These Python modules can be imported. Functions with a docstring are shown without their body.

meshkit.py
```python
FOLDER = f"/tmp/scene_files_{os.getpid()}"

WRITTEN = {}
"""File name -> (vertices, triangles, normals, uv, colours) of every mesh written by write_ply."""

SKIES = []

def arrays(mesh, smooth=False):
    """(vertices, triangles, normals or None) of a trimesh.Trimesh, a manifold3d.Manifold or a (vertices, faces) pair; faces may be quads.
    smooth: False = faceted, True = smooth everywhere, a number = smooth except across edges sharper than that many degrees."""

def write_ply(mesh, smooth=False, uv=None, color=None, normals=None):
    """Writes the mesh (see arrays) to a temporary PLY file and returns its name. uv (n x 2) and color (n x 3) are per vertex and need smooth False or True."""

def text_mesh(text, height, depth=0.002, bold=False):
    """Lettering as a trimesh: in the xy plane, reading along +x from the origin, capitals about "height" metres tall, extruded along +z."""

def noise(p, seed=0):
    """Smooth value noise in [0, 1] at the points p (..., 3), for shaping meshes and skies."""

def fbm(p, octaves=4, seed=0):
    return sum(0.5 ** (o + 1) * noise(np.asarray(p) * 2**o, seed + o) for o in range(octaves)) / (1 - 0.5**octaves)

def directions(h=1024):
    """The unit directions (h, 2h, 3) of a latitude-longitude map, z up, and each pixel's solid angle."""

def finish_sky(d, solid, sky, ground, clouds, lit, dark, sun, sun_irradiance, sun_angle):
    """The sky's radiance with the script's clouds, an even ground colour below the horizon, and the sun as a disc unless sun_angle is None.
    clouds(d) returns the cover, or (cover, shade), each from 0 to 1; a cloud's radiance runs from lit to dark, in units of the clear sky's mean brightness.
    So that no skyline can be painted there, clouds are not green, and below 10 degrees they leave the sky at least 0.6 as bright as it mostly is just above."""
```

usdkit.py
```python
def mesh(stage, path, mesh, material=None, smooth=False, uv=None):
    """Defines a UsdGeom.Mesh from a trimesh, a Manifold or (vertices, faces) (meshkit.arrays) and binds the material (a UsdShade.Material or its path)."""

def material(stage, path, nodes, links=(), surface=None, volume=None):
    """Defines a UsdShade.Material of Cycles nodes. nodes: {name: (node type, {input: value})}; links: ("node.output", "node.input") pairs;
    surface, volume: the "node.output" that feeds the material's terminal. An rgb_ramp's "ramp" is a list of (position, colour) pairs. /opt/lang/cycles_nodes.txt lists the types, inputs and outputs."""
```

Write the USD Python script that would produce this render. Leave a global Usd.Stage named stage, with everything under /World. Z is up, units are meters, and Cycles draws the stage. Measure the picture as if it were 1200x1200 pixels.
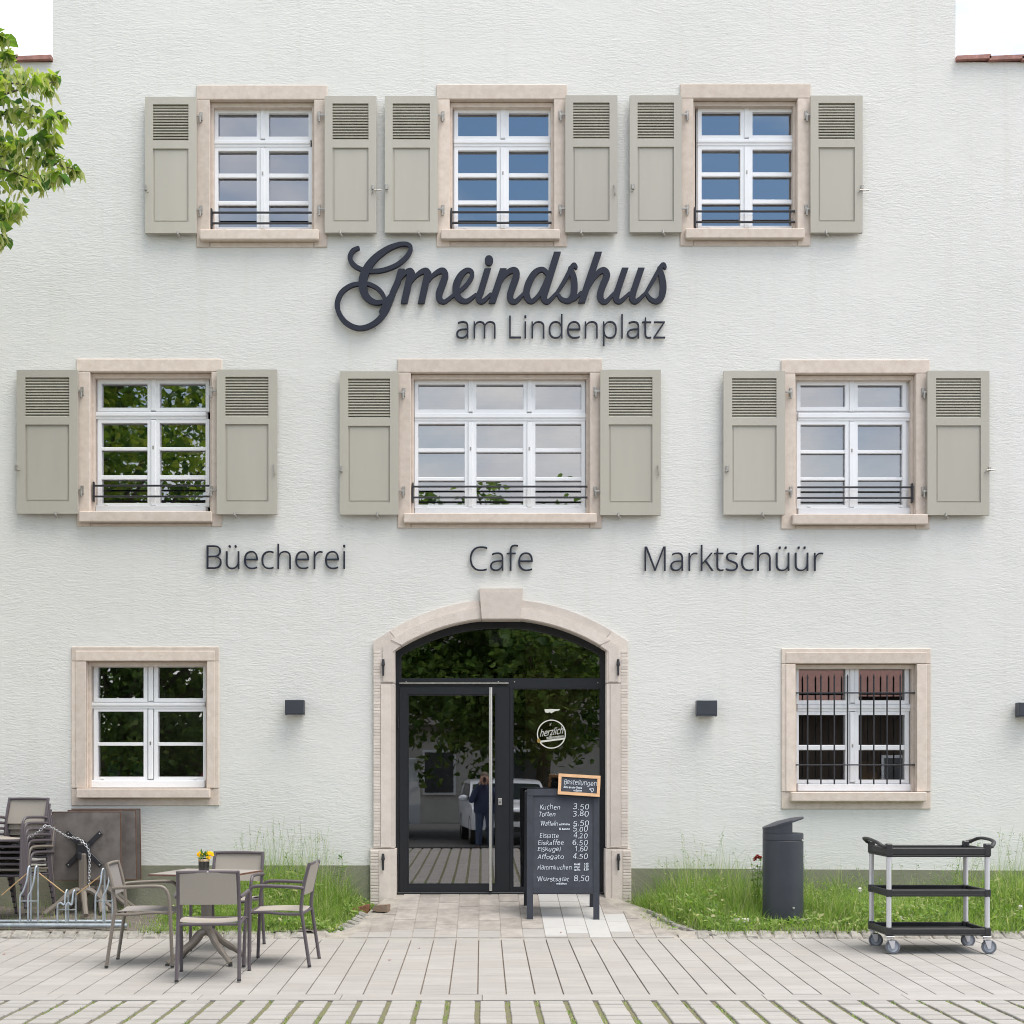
import math, random, glob
import numpy as np, trimesh, usdkit, meshkit
import shapely, shapely.ops
from shapely import affinity
from shapely.geometry import Polygon, LineString, Point, MultiPolygon, box as sbox
from pxr import Usd, UsdGeom, UsdLux, UsdShade, Gf, Sdf

# ------------------------------------------------------------------ camera, sky, sun
PI = math.pi
rng = np.random.default_rng(7)
random.seed(7)
stage = Usd.Stage.CreateInMemory()
UsdGeom.SetStageUpAxis(stage, 'Z')
UsdGeom.SetStageMetersPerUnit(stage, 1.0)
UsdGeom.Xform.Define(stage, '/World')
UsdGeom.Scope.Define(stage, '/World/Looks')
F, SW = 1600.0, 112.0                 # focal length in photo pixels, pixels per metre on the facade
D, CX, CY, CZ = F / SW, 565.0, 913.0, 1.469
EXPOSURE = 1.16
SUN_EL, SUN_AZ, SUN_I, SUN_ANG = math.radians(69), math.radians(116), 0.55, 42.0
SKY = 0.1
cam = UsdGeom.Camera.Define(stage, '/World/camera')
cam.CreateFocalLengthAttr(36.0 * F / 1200)
cam.CreateHorizontalApertureAttr(36.0)
cam.CreateVerticalApertureAttr(36.0)
cam.CreateHorizontalApertureOffsetAttr(36.0 * (600 - CX) / 1200)
cam.CreateVerticalApertureOffsetAttr(36.0 * (CY - 600) / 1200)
cam.CreateClippingRangeAttr(Gf.Vec2f(0.05, 2000))
cam.CreateExposureAttr(EXPOSURE)
cam.AddTranslateOp().Set(Gf.Vec3d(0, -D, CZ))
cam.AddRotateXYZOp().Set(Gf.Vec3f(90, 0, 0))
sky_mat = usdkit.material(stage, '/World/Looks/sky', {
    'tc': ('texture_coordinate', {}),
    'mp': ('mapping', {'scale': (1.0, 1.25, 2.4), 'location': (4.3, 7.925, 3.06)}),
    'n': ('noise_texture', {'scale': 1.9, 'detail': 8.0, 'roughness': .56, 'distortion': .35}),
    'r': ('rgb_ramp', {'ramp': [(0, (0, 0, 0)), (.385, (.04, .04, .04)), (.56, (.93, .93, .93)), (1, (1, 1, 1))]}),
    'm2': ('mapping', {'scale': (1.0, 1.0, 2.0), 'location': (2.0, 5.0, 1.0)}),
    'n2': ('noise_texture', {'scale': 5.5, 'detail': 6.0, 'roughness': .6}),
    'r2': ('rgb_ramp', {'ramp': [(0, (5.6, 5.9, 6.7)), (.36, (6.0, 6.2, 6.9)), (.62, (9.6, 9.3, 8.9)), (1, (9.6, 9.3, 8.9))]}),
    's': ('sky_texture', {'sky_type': 'single_scattering', 'sun_disc': False, 'sun_elevation': SUN_EL, 'sun_rotation': SUN_AZ, 'aerosol_density': .35, 'air_density': 1.4}),
    'hs': ('hsv', {'saturation': 1.2}),
    'mx': ('mix_color', {'use_clamp': False}),
    'bg': ('background_shader', {'strength': SKY})},
    [('tc.generated', 'mp.vector'), ('mp.vector', 'n.vector'), ('n.fac', 'r.fac'), ('r.color', 'mx.fac'), ('tc.generated', 'm2.vector'), ('m2.vector', 'n2.vector'), ('n2.fac', 'r2.fac'), ('r2.color', 'mx.b'), ('s.color', 'hs.color'), ('hs.color', 'mx.a'), ('mx.result', 'bg.color')], surface='bg.background')
dome = UsdLux.DomeLight.Define(stage, '/World/sky')
UsdShade.MaterialBindingAPI.Apply(dome.GetPrim()).Bind(sky_mat)
dome.GetPrim().SetCustomDataByKey('kind', 'structure')
sun = UsdLux.DistantLight.Define(stage, '/World/sun')
sun.CreateIntensityAttr(SUN_I); sun.CreateAngleAttr(SUN_ANG); sun.CreateNormalizeAttr(True)
sun.CreateColorAttr(Gf.Vec3f(1.0, .95, .88))
_d = np.array([math.sin(SUN_AZ) * math.cos(SUN_EL), math.cos(SUN_AZ) * math.cos(SUN_EL), math.sin(SUN_EL)])
_m = Gf.Matrix4d(); _m.SetRotate(Gf.Rotation(Gf.Vec3d(0, 0, 1), Gf.Vec3d(*map(float, _d))))
sun.AddTransformOp().Set(_m)

# ------------------------------------------------------------------ helpers
def P(px, py, y=0.0):
    """the point at depth y that the photograph shows at (px, py)"""
    d = D + y
    return np.array([(px - CX) * d / F, y, CZ - (py - CY) * d / F])

def X_(px, y=0.0): return (px - CX) * (D + y) / F
def Z_(py, y=0.0): return CZ - (py - CY) * (D + y) / F

def free(path):
    if not stage.GetPrimAtPath(path): return path
    k = 1
    while stage.GetPrimAtPath(f'{path}_{k:03d}'): k += 1
    return f'{path}_{k:03d}'
_count = {}
def numbered(parent, name):
    key = (parent, name); k = _count.get(key, 0); _count[key] = k + 1
    return f'{parent}/{name}' if k == 0 else f'{parent}/{name}_{k:03d}'
def ppath(p): return '/World' if p is None else str(p.GetPath())

def tag(prim, label=None, cat=None, group=None, kind=None):
    for k, v in (('label', label), ('category', cat), ('group', group), ('kind', kind)):
        if v: prim.SetCustomDataByKey(k, v)
    return prim
TONED, _trng = set(), np.random.default_rng(99)
def obj(name, mesh, m, parent=None, smooth=False, label=None, **kw):
    g = usdkit.mesh(stage, numbered(ppath(parent), name), mesh, m, smooth); p = g.GetPrim()
    if str(m.GetPath()) in TONED:            # every loose piece (blade, leaf, stone) gets its own tone
        n = len(g.GetPointsAttr().Get()); f = np.array(g.GetFaceVertexIndicesAttr().Get()).reshape(-1, 3)
        k, lab = _cc(_coo((np.ones(2 * len(f)), (np.r_[f[:, 0], f[:, 1]], np.r_[f[:, 1], f[:, 2]])), shape=(n, n)), directed=False)
        UsdGeom.PrimvarsAPI(g).CreatePrimvar('tone', Sdf.ValueTypeNames.FloatArray, 'vertex').Set(_trng.random(k)[lab].astype(np.float32).tolist())
    return tag(p, label, **kw)
def thing(name, label, cat, loc=(0, 0, 0), rz=0.0, group=None):
    x = UsdGeom.Xform.Define(stage, numbered('/World', name))
    x.AddTranslateOp().Set(Gf.Vec3d(*map(float, loc))); x.AddRotateZOp().Set(float(math.degrees(rz)))
    return tag(x.GetPrim(), label, cat, group)
def dup(src, label, loc, rz=0.0, group=None):
    was = src.GetCustomData()
    name = src.GetName().rstrip('0123456789').rstrip('_')
    r = thing(name, label, was['category'], loc, rz, group or was.get('group'))
    r.GetReferences().AddInternalReference(src.GetPath()); r.SetInstanceable(True)
    return r

cat = trimesh.util.concatenate
def _tri(v, f): return trimesh.Trimesh(np.asarray(v, float), np.asarray(f, int), process=False)
def bx(x0, x1, y0, y1, z0, z1):
    v = np.array([[x, y, z] for x in (x0, x1) for y in (y0, y1) for z in (z0, z1)], float)
    f = [[0,1,3],[0,3,2],[4,6,7],[4,7,5],[0,4,5],[0,5,1],[2,3,7],[2,7,6],[0,2,6],[0,6,4],[1,5,7],[1,7,3]]
    return _tri(v, f)
_s = np.array([[x, y, z] for x in (-1, 1) for y in (-1, 1) for z in (-1, 1)], float)
_base = np.vstack([_s * (1, .8, .8), _s * (.8, 1, .8), _s * (.8, .8, 1)])
_h = trimesh.convex.convex_hull(trimesh.PointCloud(_base))
from scipy.spatial import cKDTree as _KD
from scipy.sparse import coo_matrix as _coo
from scipy.sparse.csgraph import connected_components as _cc
_idx = _KD(_base).query(_h.vertices)[1]
_CF = _idx[_h.faces]
def cb(x0, x1, y0, y1, z0, z1, c=.004):
    """a box with chamfered edges"""
    h = np.array([(x1 - x0) / 2, (y1 - y0) / 2, (z1 - z0) / 2]); m = np.array([(x0 + x1) / 2, (y0 + y1) / 2, (z0 + z1) / 2])
    c = min(c, .45 * h.min())
    v = np.vstack([_s * (h - (0, c, c)), _s * (h - (c, 0, c)), _s * (h - (c, c, 0))]) + m
    return _tri(v, _CF)
def tf(mesh, rx=0, ry=0, rz=0, t=(0, 0, 0), s=None):
    m = mesh.copy()
    if s is not None: m.vertices = m.vertices * np.asarray(s, float)
    R = trimesh.transformations.euler_matrix(rx, ry, rz)
    m.vertices = m.vertices @ R[:3, :3].T + np.asarray(t, float)
    return m
def spline(pts, n=6, closed=False):
    pts = np.asarray(pts, float); k = len(pts); out = []
    for i in range(k if closed else k - 1):
        if closed: a, b, c, d = (pts[(i + j) % k] for j in (-1, 0, 1, 2))
        else: a, b, c, d = pts[max(i - 1, 0)], pts[i], pts[i + 1], pts[min(i + 2, k - 1)]
        for t in np.arange(n) / n:
            out.append(.5 * ((2 * b) + (-a + c) * t + (2 * a - 5 * b + 4 * c - d) * t * t + (-a + 3 * b - 3 * c + d) * t ** 3))
    if not closed: out.append(pts[-1])
    return np.array(out)
def tube(path, r, n=8, closed=False, flat=1.0, up=None):
    p = np.asarray(path, float); k = len(p)
    r = np.broadcast_to(np.asarray(r, float), (k,))
    T = (np.roll(p, -1, 0) - np.roll(p, 1, 0)) if closed else np.gradient(p, axis=0)
    T = T / np.maximum(np.linalg.norm(T, axis=1, keepdims=True), 1e-12)
    u = np.array(up if up is not None else ([0, 0, 1.0] if abs(T[0][2]) < .9 else [1.0, 0, 0])); rings = []
    for i in range(k):
        u = u - T[i] * (u @ T[i]); u /= max(np.linalg.norm(u), 1e-9); w = np.cross(T[i], u)
        a = np.arange(n) / n * 2 * PI
        rings.append(p[i] + r[i] * (np.cos(a)[:, None] * u * flat + np.sin(a)[:, None] * w))
    v = np.vstack(rings); f = []
    for i in range(k if closed else k - 1):
        a0, b0 = i * n, ((i + 1) % k) * n
        for j in range(n):
            j2 = (j + 1) % n
            f += [[a0 + j, a0 + j2, b0 + j2], [a0 + j, b0 + j2, b0 + j]]
    if not closed:
        c0, c1 = len(v), len(v) + 1; v = np.vstack([v, p[0], p[-1]])
        for j in range(n):
            f += [[c0, (j + 1) % n, j], [c1, (k - 1) * n + j, (k - 1) * n + (j + 1) % n]]
    return _tri(v, f)
def lathe(prof, n=28):
    prof = np.asarray(prof, float); a = np.arange(n) / n * 2 * PI; k = len(prof)
    v = np.stack([np.outer(prof[:, 0], np.cos(a)), np.outer(prof[:, 0], np.sin(a)), np.repeat(prof[:, 1:2], n, 1)], -1).reshape(-1, 3); f = []
    for i in range(k - 1):
        for j in range(n):
            j2 = (j + 1) % n
            f += [[i * n + j, i * n + j2, (i + 1) * n + j2], [i * n + j, (i + 1) * n + j2, (i + 1) * n + j]]
    return _tri(v, f)
def xz(poly, y0, y1):
    """a polygon drawn in (x, z) pushed from y0 to y1"""
    out = []
    for g in (poly.geoms if hasattr(poly, 'geoms') else [poly]):
        if g.is_empty or g.area < 1e-9: continue
        m = trimesh.creation.extrude_polygon(g, abs(y1 - y0), engine='earcut')
        v = m.vertices.copy()
        m2 = _tri(np.stack([v[:, 0], max(y0, y1) - v[:, 2], v[:, 1]], 1), m.faces)
        out.append(m2)
    return cat(out)
def prx(pts, y=0.0): return Polygon([(X_(a, y), Z_(b, y)) for a, b in pts])
def rect(x0, y0, x1, y1, y=0.0): return sbox(X_(x0, y), Z_(y1, y), X_(x1, y), Z_(y0, y))

# ------------------------------------------------------------------ materials
def mat(name, col, rough=.6, metal=0.0, var=0.0, vscale=6.0, bump=0.0, bscale=60.0, stretch=(1, 1, 1), detail=4.0, col2=None, spec=.5, bdist=.01, isl=0.0, coat=0.0):
    """principled with noise-driven colour variation, island variation and relief"""
    N = {'g': ('geometry', {}), 'p': ('principled_bsdf', {'base_color': col, 'roughness': rough, 'metallic': metal, 'specular_ior_level': spec, 'coat_weight': coat})}
    L = []
    src = None
    if var or col2:
        lo = [c * (1 - var) for c in col]; hi = list(col2) if col2 else [min(1, c * (1 + var)) for c in col]
        N['m1'] = ('mapping', {'scale': tuple(vscale * s for s in stretch)})
        N['n1'] = ('noise_texture', {'scale': 1.0, 'detail': detail, 'roughness': .62})
        N['r1'] = ('rgb_ramp', {'ramp': [(0, lo), (.3, lo), (.7, hi), (1, hi)]})
        L += [('g.position', 'm1.vector'), ('m1.vector', 'n1.vector'), ('n1.fac', 'r1.fac')]
        src = 'r1.color'
    if isl:
        N['ri'] = ('map_range', {'from_min': 0., 'from_max': 1., 'to_min': 1 - isl, 'to_max': 1 + isl})
        N['hs'] = ('hsv', {'color': col})
        N['at'] = ('attribute', {'attribute': 'tone'}); TONED.add('/World/Looks/' + name)
        L += [('at.fac', 'ri.value'), ('ri.result', 'hs.value')]
        if src: L.append((src, 'hs.color'))
        src = 'hs.color'
    if src: L.append((src, 'p.base_color'))
    if bump:
        N['m2'] = ('mapping', {'scale': tuple(bscale * s for s in stretch)})
        N['n2'] = ('noise_texture', {'scale': 1.0, 'detail': 5.0, 'roughness': .6})
        N['b'] = ('bump', {'strength': bump, 'distance': bdist})
        L += [('g.position', 'm2.vector'), ('m2.vector', 'n2.vector'), ('n2.fac', 'b.height'), ('b.normal', 'p.normal')]
    return usdkit.material(stage, '/World/Looks/' + name, N, L, surface='p.BSDF')

M = {}
# rough horizontally dragged plaster
M['plaster'] = usdkit.material(stage, '/World/Looks/plaster', {
    'g': ('geometry', {}),
    'wm': ('mapping', {'scale': (1.3, 1.3, 1.3)}), 'wn': ('noise_texture', {'scale': 1.0, 'detail': 3.0}),
    'ad': ('mix_color', {'blend_type': 'linear_light', 'fac': .10, 'use_clamp': False, 'use_clamp_result': False}),
    'm1': ('mapping', {'scale': (11., 11., 54.)}), 'n1': ('noise_texture', {'scale': 1.0, 'detail': 6.0, 'roughness': .66, 'distortion': .5}),
    'am': ('mapping', {'scale': (.9, .9, 1.4), 'location': (4.0, 1.0, 2.0)}), 'an': ('noise_texture', {'scale': 1.0, 'detail': 4.0, 'roughness': .65}),
    'ar': ('map_range', {'from_min': .32, 'from_max': .68, 'to_min': .22, 'to_max': 1.25}),
    'h': ('math', {'math_type': 'multiply'}),
    'b': ('bump', {'strength': .34, 'distance': .024}),
    'm3': ('mapping', {'scale': (.35, .35, .5)}), 'n3': ('noise_texture', {'scale': 1.0, 'detail': 6.0, 'roughness': .6}),
    'r3': ('rgb_ramp', {'ramp': [(0, (.640, .632, .595)), (.35, (.652, .643, .607)), (.65, (.688, .677, .643)), (1, (.688, .677, .643))]}),
    'm4': ('mapping', {'scale': (7., 7., .35)}), 'n4': ('noise_texture', {'scale': 1.0, 'detail': 5.0, 'roughness': .7}),
    'r4': ('rgb_ramp', {'ramp': [(0, (.88, .868, .835)), (.32, (.962, .956, .938)), (.47, (1, 1, 1)), (1, (1, 1, 1))]}),
    'mu': ('mix_color', {'blend_type': 'multiply', 'fac': .8}),
    'p': ('principled_bsdf', {'roughness': .9, 'specular_ior_level': .2})},
    [('g.position', 'wm.vector'), ('wm.vector', 'wn.vector'), ('g.position', 'ad.a'), ('wn.color', 'ad.b'),
     ('ad.result', 'm1.vector'), ('m1.vector', 'n1.vector'), ('g.position', 'am.vector'), ('am.vector', 'an.vector'), ('an.fac', 'ar.value'),
     ('n1.fac', 'h.value1'), ('ar.result', 'h.value2'), ('h.value', 'b.height'), ('b.normal', 'p.normal'),
     ('g.position', 'm4.vector'), ('m4.vector', 'n4.vector'), ('n4.fac', 'r4.fac'),
     ('g.position', 'm3.vector'), ('m3.vector', 'n3.vector'), ('n3.fac', 'r3.fac'), ('r3.color', 'mu.a'), ('r4.color', 'mu.b'), ('mu.result', 'p.base_color')], surface='p.BSDF')
M['olive'] = mat('olive_plinth', (.225, .225, .165), .9, var=.14, vscale=3, bump=.5, bscale=45, bdist=.01, spec=.2)
M['stone'] = mat('sandstone', (.56, .472, .40), .85, var=.0, col2=(.665, .575, .50), vscale=15, stretch=(1, 1, 1), bump=.5, bscale=160, bdist=.004, spec=.25, detail=8, isl=.10)
M['stone2'] = mat('pale_sandstone', (.575, .505, .448), .85, col2=(.65, .58, .52), vscale=13, bump=.5, bscale=160, bdist=.004, spec=.25, detail=8, isl=.10)
M['stone_rib'] = M['stone2']
M['shutter'] = mat('shutter_paint', (.40, .372, .312), .5, var=.06, vscale=1.5, bump=.06, bscale=90, stretch=(1, 1, .12), bdist=.004)
M['shutters'] = [M['shutter']] + [mat(f'shutter_paint_{k}', c, .5, var=.07, vscale=1.8, bump=.08, bscale=90, stretch=(1, 1, .12), bdist=.004) for k, c in (('weathered', (.385, .360, .307)), ('faded', (.42, .392, .332)))]
M['slat'] = mat('louver_paint', (.40, .378, .315), .55, var=.05)
M['white'] = mat('window_white', (.80, .80, .81), .35, var=.02, vscale=3)
M['iron'] = mat('black_iron', (.018, .018, .022), .45, var=.2, vscale=20)
M['zinc'] = mat('zinc_hardware', (.34, .32, .29), .45, metal=.7, var=.2, vscale=30)
M['anthracite'] = mat('anthracite_powder_coat', (.032, .036, .046), .5, var=.1, vscale=8, bump=.03, bscale=400, bdist=.001)
M['black'] = mat('black_aluminium', (.008, .009, .012), .4, var=.1, vscale=6)
M['navy'] = mat('navy_lettering', (.016, .019, .032), .6, var=.06, vscale=12, spec=.3)
M['steel'] = mat('brushed_steel', (.62, .60, .58), .3, metal=.9, var=.05, vscale=30, stretch=(6, 6, .2))
M['tile'] = mat('red_roof_tile', (.33, .16, .13), .75, var=.25, vscale=14, bump=.4, bscale=60, isl=.2)
def glass(name, ior=3.25, tint=(.86, .88, .87)):
    return usdkit.material(stage, '/World/Looks/' + name, {
        'f': ('fresnel', {'IOR': ior}), 't': ('transparent_bsdf', {'color': tint}),
        'gl': ('glossy_bsdf', {'color': (.98, .98, 1.0), 'roughness': 0.0}), 'mx': ('mix_closure', {})},
        [('f.fac', 'mx.fac'), ('t.BSDF', 'mx.closure1'), ('gl.BSDF', 'mx.closure2')], surface='mx.closure')
M['glass'] = glass('window_glass')
M['doorglass'] = glass('door_glass', 3.2, (.80, .82, .80))
PAVE = [(.298, .282, .264), (.286, .270, .253), (.310, .293, .275), (.292, .274, .255)]
M['pave'] = [mat(f'paver_{"abcd"[i]}', c, .85, var=.10, vscale=5, bump=.35, bscale=90, stretch=(.35, 2.2, 1), bdist=.004, spec=.3, detail=7) for i, c in enumerate(PAVE)]
M['pave_old'] = [mat(f'ramp_paver_{"abc"[i]}', c, .85, var=.22, vscale=7, bump=.35, bscale=90, bdist=.004, spec=.3, detail=7) for i, c in enumerate([(.275, .250, .225), (.295, .270, .245), (.25, .226, .202)])]
M['pave_new'] = mat('pale_paver', (.375, .368, .355), .8, var=.04, vscale=6, bump=.2, bscale=120, bdist=.003)
M['joint'] = mat('joint_sand', (.17, .135, .105), .95, var=.4, vscale=25, bump=.5, bscale=120)
M['moss'] = mat('mossy_joint', (.145, .12, .09), .95, col2=(.14, .155, .055), vscale=9, bump=.7, bscale=110, bdist=.01)
M['granite'] = mat('granite_sett', (.25, .235, .21), .85, var=.3, vscale=22, bump=.7, bscale=60, bdist=.01, isl=.14)
M['mortar'] = mat('mortar', (.29, .265, .23), .95, var=.25, vscale=7, bump=.7, bscale=40, bdist=.015)
M['soil'] = mat('bed_soil', (.10, .082, .062), .95, col2=(.19, .17, .15), vscale=22, bump=1.0, bscale=45, bdist=.03)
M['asphalt'] = mat('asphalt', (.06, .06, .06), .9, var=.15, vscale=3, bump=.3, bscale=150)

def leafmat(name, stops, trans=.35, rough=.45):
    TONED.add('/World/Looks/' + name)
    return usdkit.material(stage, '/World/Looks/' + name, {
        'at': ('attribute', {'attribute': 'tone'}), 'r': ('rgb_ramp', {'ramp': stops}),
        'p': ('principled_bsdf', {'roughness': rough, 'specular_ior_level': .35}),
        'hs': ('hsv', {'saturation': 1.1, 'value': 1.6}), 't': ('translucent_bsdf', {}), 'mx': ('mix_closure', {'fac': trans})},
        [('at.fac', 'r.fac'), ('r.color', 'p.base_color'), ('r.color', 'hs.color'), ('hs.color', 't.color'),
         ('p.BSDF', 'mx.closure1'), ('t.BSDF', 'mx.closure2')], surface='mx.closure')
M['lime_leaf'] = leafmat('lime_leaf', [(0, (.05, .105, .040)), (.25, (.10, .19, .035)), (.6, (.21, .31, .045)), (1, (.36, .41, .09))], .45, .32)
M['lime_bract'] = leafmat('lime_bract', [(0, (.30, .36, .12)), (1, (.50, .50, .22))], .45)
M['far_leaf'] = leafmat('far_leaf', [(0, (.05, .10, .03)), (.5, (.12, .20, .045)), (1, (.24, .32, .08))], .5)
M['grass'] = leafmat('grass', [(0, (.07, .13, .03)), (.3, (.17, .28, .05)), (.68, (.22, .33, .065)), (.90, (.33, .38, .14)), (1, (.56, .50, .32))], .45)
M['herb'] = leafmat('herb', [(0, (.06, .13, .025)), (1, (.16, .27, .05))], .4)
M['bark'] = mat('bark', (.10, .082, .062), .95, var=.35, vscale=9, stretch=(1, 1, .3), bump=1, bscale=24, bdist=.04)

# ------------------------------------------------------------------ ground
BEND, RISE = -1.717, .0267
def gz(y):
    """height of the square at depth y (0 at the foot of the ramp)"""
    y = np.asarray(y, float)
    z = np.where(y > BEND, 0.0, RISE * (y - BEND))
    z = np.maximum(z, -.080)
    return np.where(y < -8, np.minimum(-.080 + (-8 - y) * .016, 0.0), z)
def gp(px, py):
    """the point of the square seen at (px, py)"""
    lo, hi = -12.0, BEND
    for _ in range(50):
        m = .5 * (lo + hi)
        if CY + (CZ - gz(m)) * F / (D + m) > py: lo = m
        else: hi = m
    return np.array([X_(px, lo), lo, float(gz(lo))])
RY1, RZ1 = .115, .258            # top of the ramp at the threshold
def rz_(y): return RZ1 * (y - BEND) / (RY1 - BEND)
def rp(px, py):
    lo, hi = BEND, RY1
    for _ in range(50):
        m = .5 * (lo + hi)
        if CY + (CZ - rz_(m)) * F / (D + m) > py: lo = m
        else: hi = m
    return np.array([X_(px, lo), lo, float(rz_(lo))])

def sheet(xs, ys, zf, m, name, label=None, drop=0.0, kind='structure', parent=None):
    xs, ys = np.asarray(xs, float), np.asarray(ys, float)
    v = np.array([[x, y, float(zf(x, y)) - drop] for y in ys for x in xs]); n = len(xs); f = []
    for j in range(len(ys) - 1):
        for i in range(n - 1):
            a = j * n + i; f += [[a, a + 1, a + n + 1], [a, a + n + 1, a + n]]
    return obj(name, _tri(v, f), m, parent, kind=kind)
ys_prof = sorted(set([-300, -60, -30, -16, -13, -10, -8, -6.5, -5, -4.713, -4, -3, -2.3, BEND, -1, 0, 1.5]))
ground = sheet([-300, -40, -12, 0, 12, 40, 300], [y for y in ys_prof if y <= 0] + [40, 300], lambda x, y: float(gz(y)) - .06, M['asphalt'], 'ground')
W = .2056
X0J = (560.9 - CX) / 127.3
kcol = range(-31, 33)
def slab(x0, x1, y0, y1, zf, th=.05, c=.0022, tilt=0.0):
    m = cb(x0, x1, y0, y1, -th, 0, c)
    v = m.vertices
    v[:, 2] += np.array([zf(y) for y in v[:, 1]]) + tilt
    return m
sidewalk = sheet(np.linspace(-9, 9, 19), [-4.713, -4, -3.2, -2.4, BEND], lambda x, y: gz(y) - .012, M['joint'], 'sidewalk')
cells, rest = [], []
SW_END = -4.50
for k in kcol:
    x0, x1 = X0J + k * W + .0045, X0J + (k + 1) * W - .0045
    y = BEND - .004 + 0.0
    first = rng.uniform(.12, .36)
    edges = [y]
    while edges[-1] > SW_END + .16:
        edges.append(max(edges[-1] - (first if len(edges) == 1 else .36), SW_END))
    if edges[-1] > SW_END: edges.append(SW_END)
    for a, b in zip(edges[:-1], edges[1:]):
        if a - b > .02: cells.append((x0, x1, b + .0007, a - .0007))
inview = [c for c in cells if abs((c[0] + c[1]) / 2 * F / (D + (c[2] + c[3]) / 2) + CX - 600) < 612]
inview.sort(key=lambda c: c[2])
keep = set(inview[:300])
for c in cells:
    m = slab(*c, lambda y: float(gz(y)), tilt=rng.uniform(-.0012, .0012))
    if c in keep: obj('paver', m, M['pave'][int(rng.integers(4))], sidewalk)
    else: rest.append((int(rng.integers(4)), m))
obj('paver_field', cat([m for _, m in rest]), M['pave'][0], sidewalk, kind='stuff')
# smooth border row between the pavement and the wide jointed paving
xb = -9.0
while xb < 9:
    w_ = 1.0
    obj('border_slab', slab(xb + .002, xb + w_ - .002, -4.705, SW_END - .004, lambda y: float(gz(y)), tilt=.001), M['pave'][int(rng.integers(4))], sidewalk)
    xb += w_
# the wide jointed paving with moss in the joints
plaza = sheet(np.linspace(-12, 12, 25), [-16, -13, -10, -8, -6.5, -4.713], lambda x, y: gz(y) - .014, M['moss'], 'plaza_paving')
row, far = -4.722, []
RW = .150
cnt = 0
while row > -14.2:
    for k in range(-46, 47):
        x0, x1 = X0J + k * W + .018 + rng.uniform(-.002, .002), X0J + (k + 1) * W - .018 + rng.uniform(-.002, .002)
        m = slab(x0, x1, row - RW + .010, row - .010, lambda y: float(gz(y)), th=.04, c=.005, tilt=rng.uniform(-.003, .003))
        px = CX + (x0 + x1) / 2 * F / (D + row)
        if row > -5.95 and -12 < px < 1212 and cnt < 290:
            obj('paver', m, M['pave'][int(rng.integers(4))], plaza); cnt += 1
        else: far.append(m)
    row -= RW
obj('paver_field', cat(far), M['pave'][1], plaza, kind='stuff')
road = sheet([-60, 60], [-30, -14.3], lambda x, y: gz(y) + .02, M['asphalt'], 'road')

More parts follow.
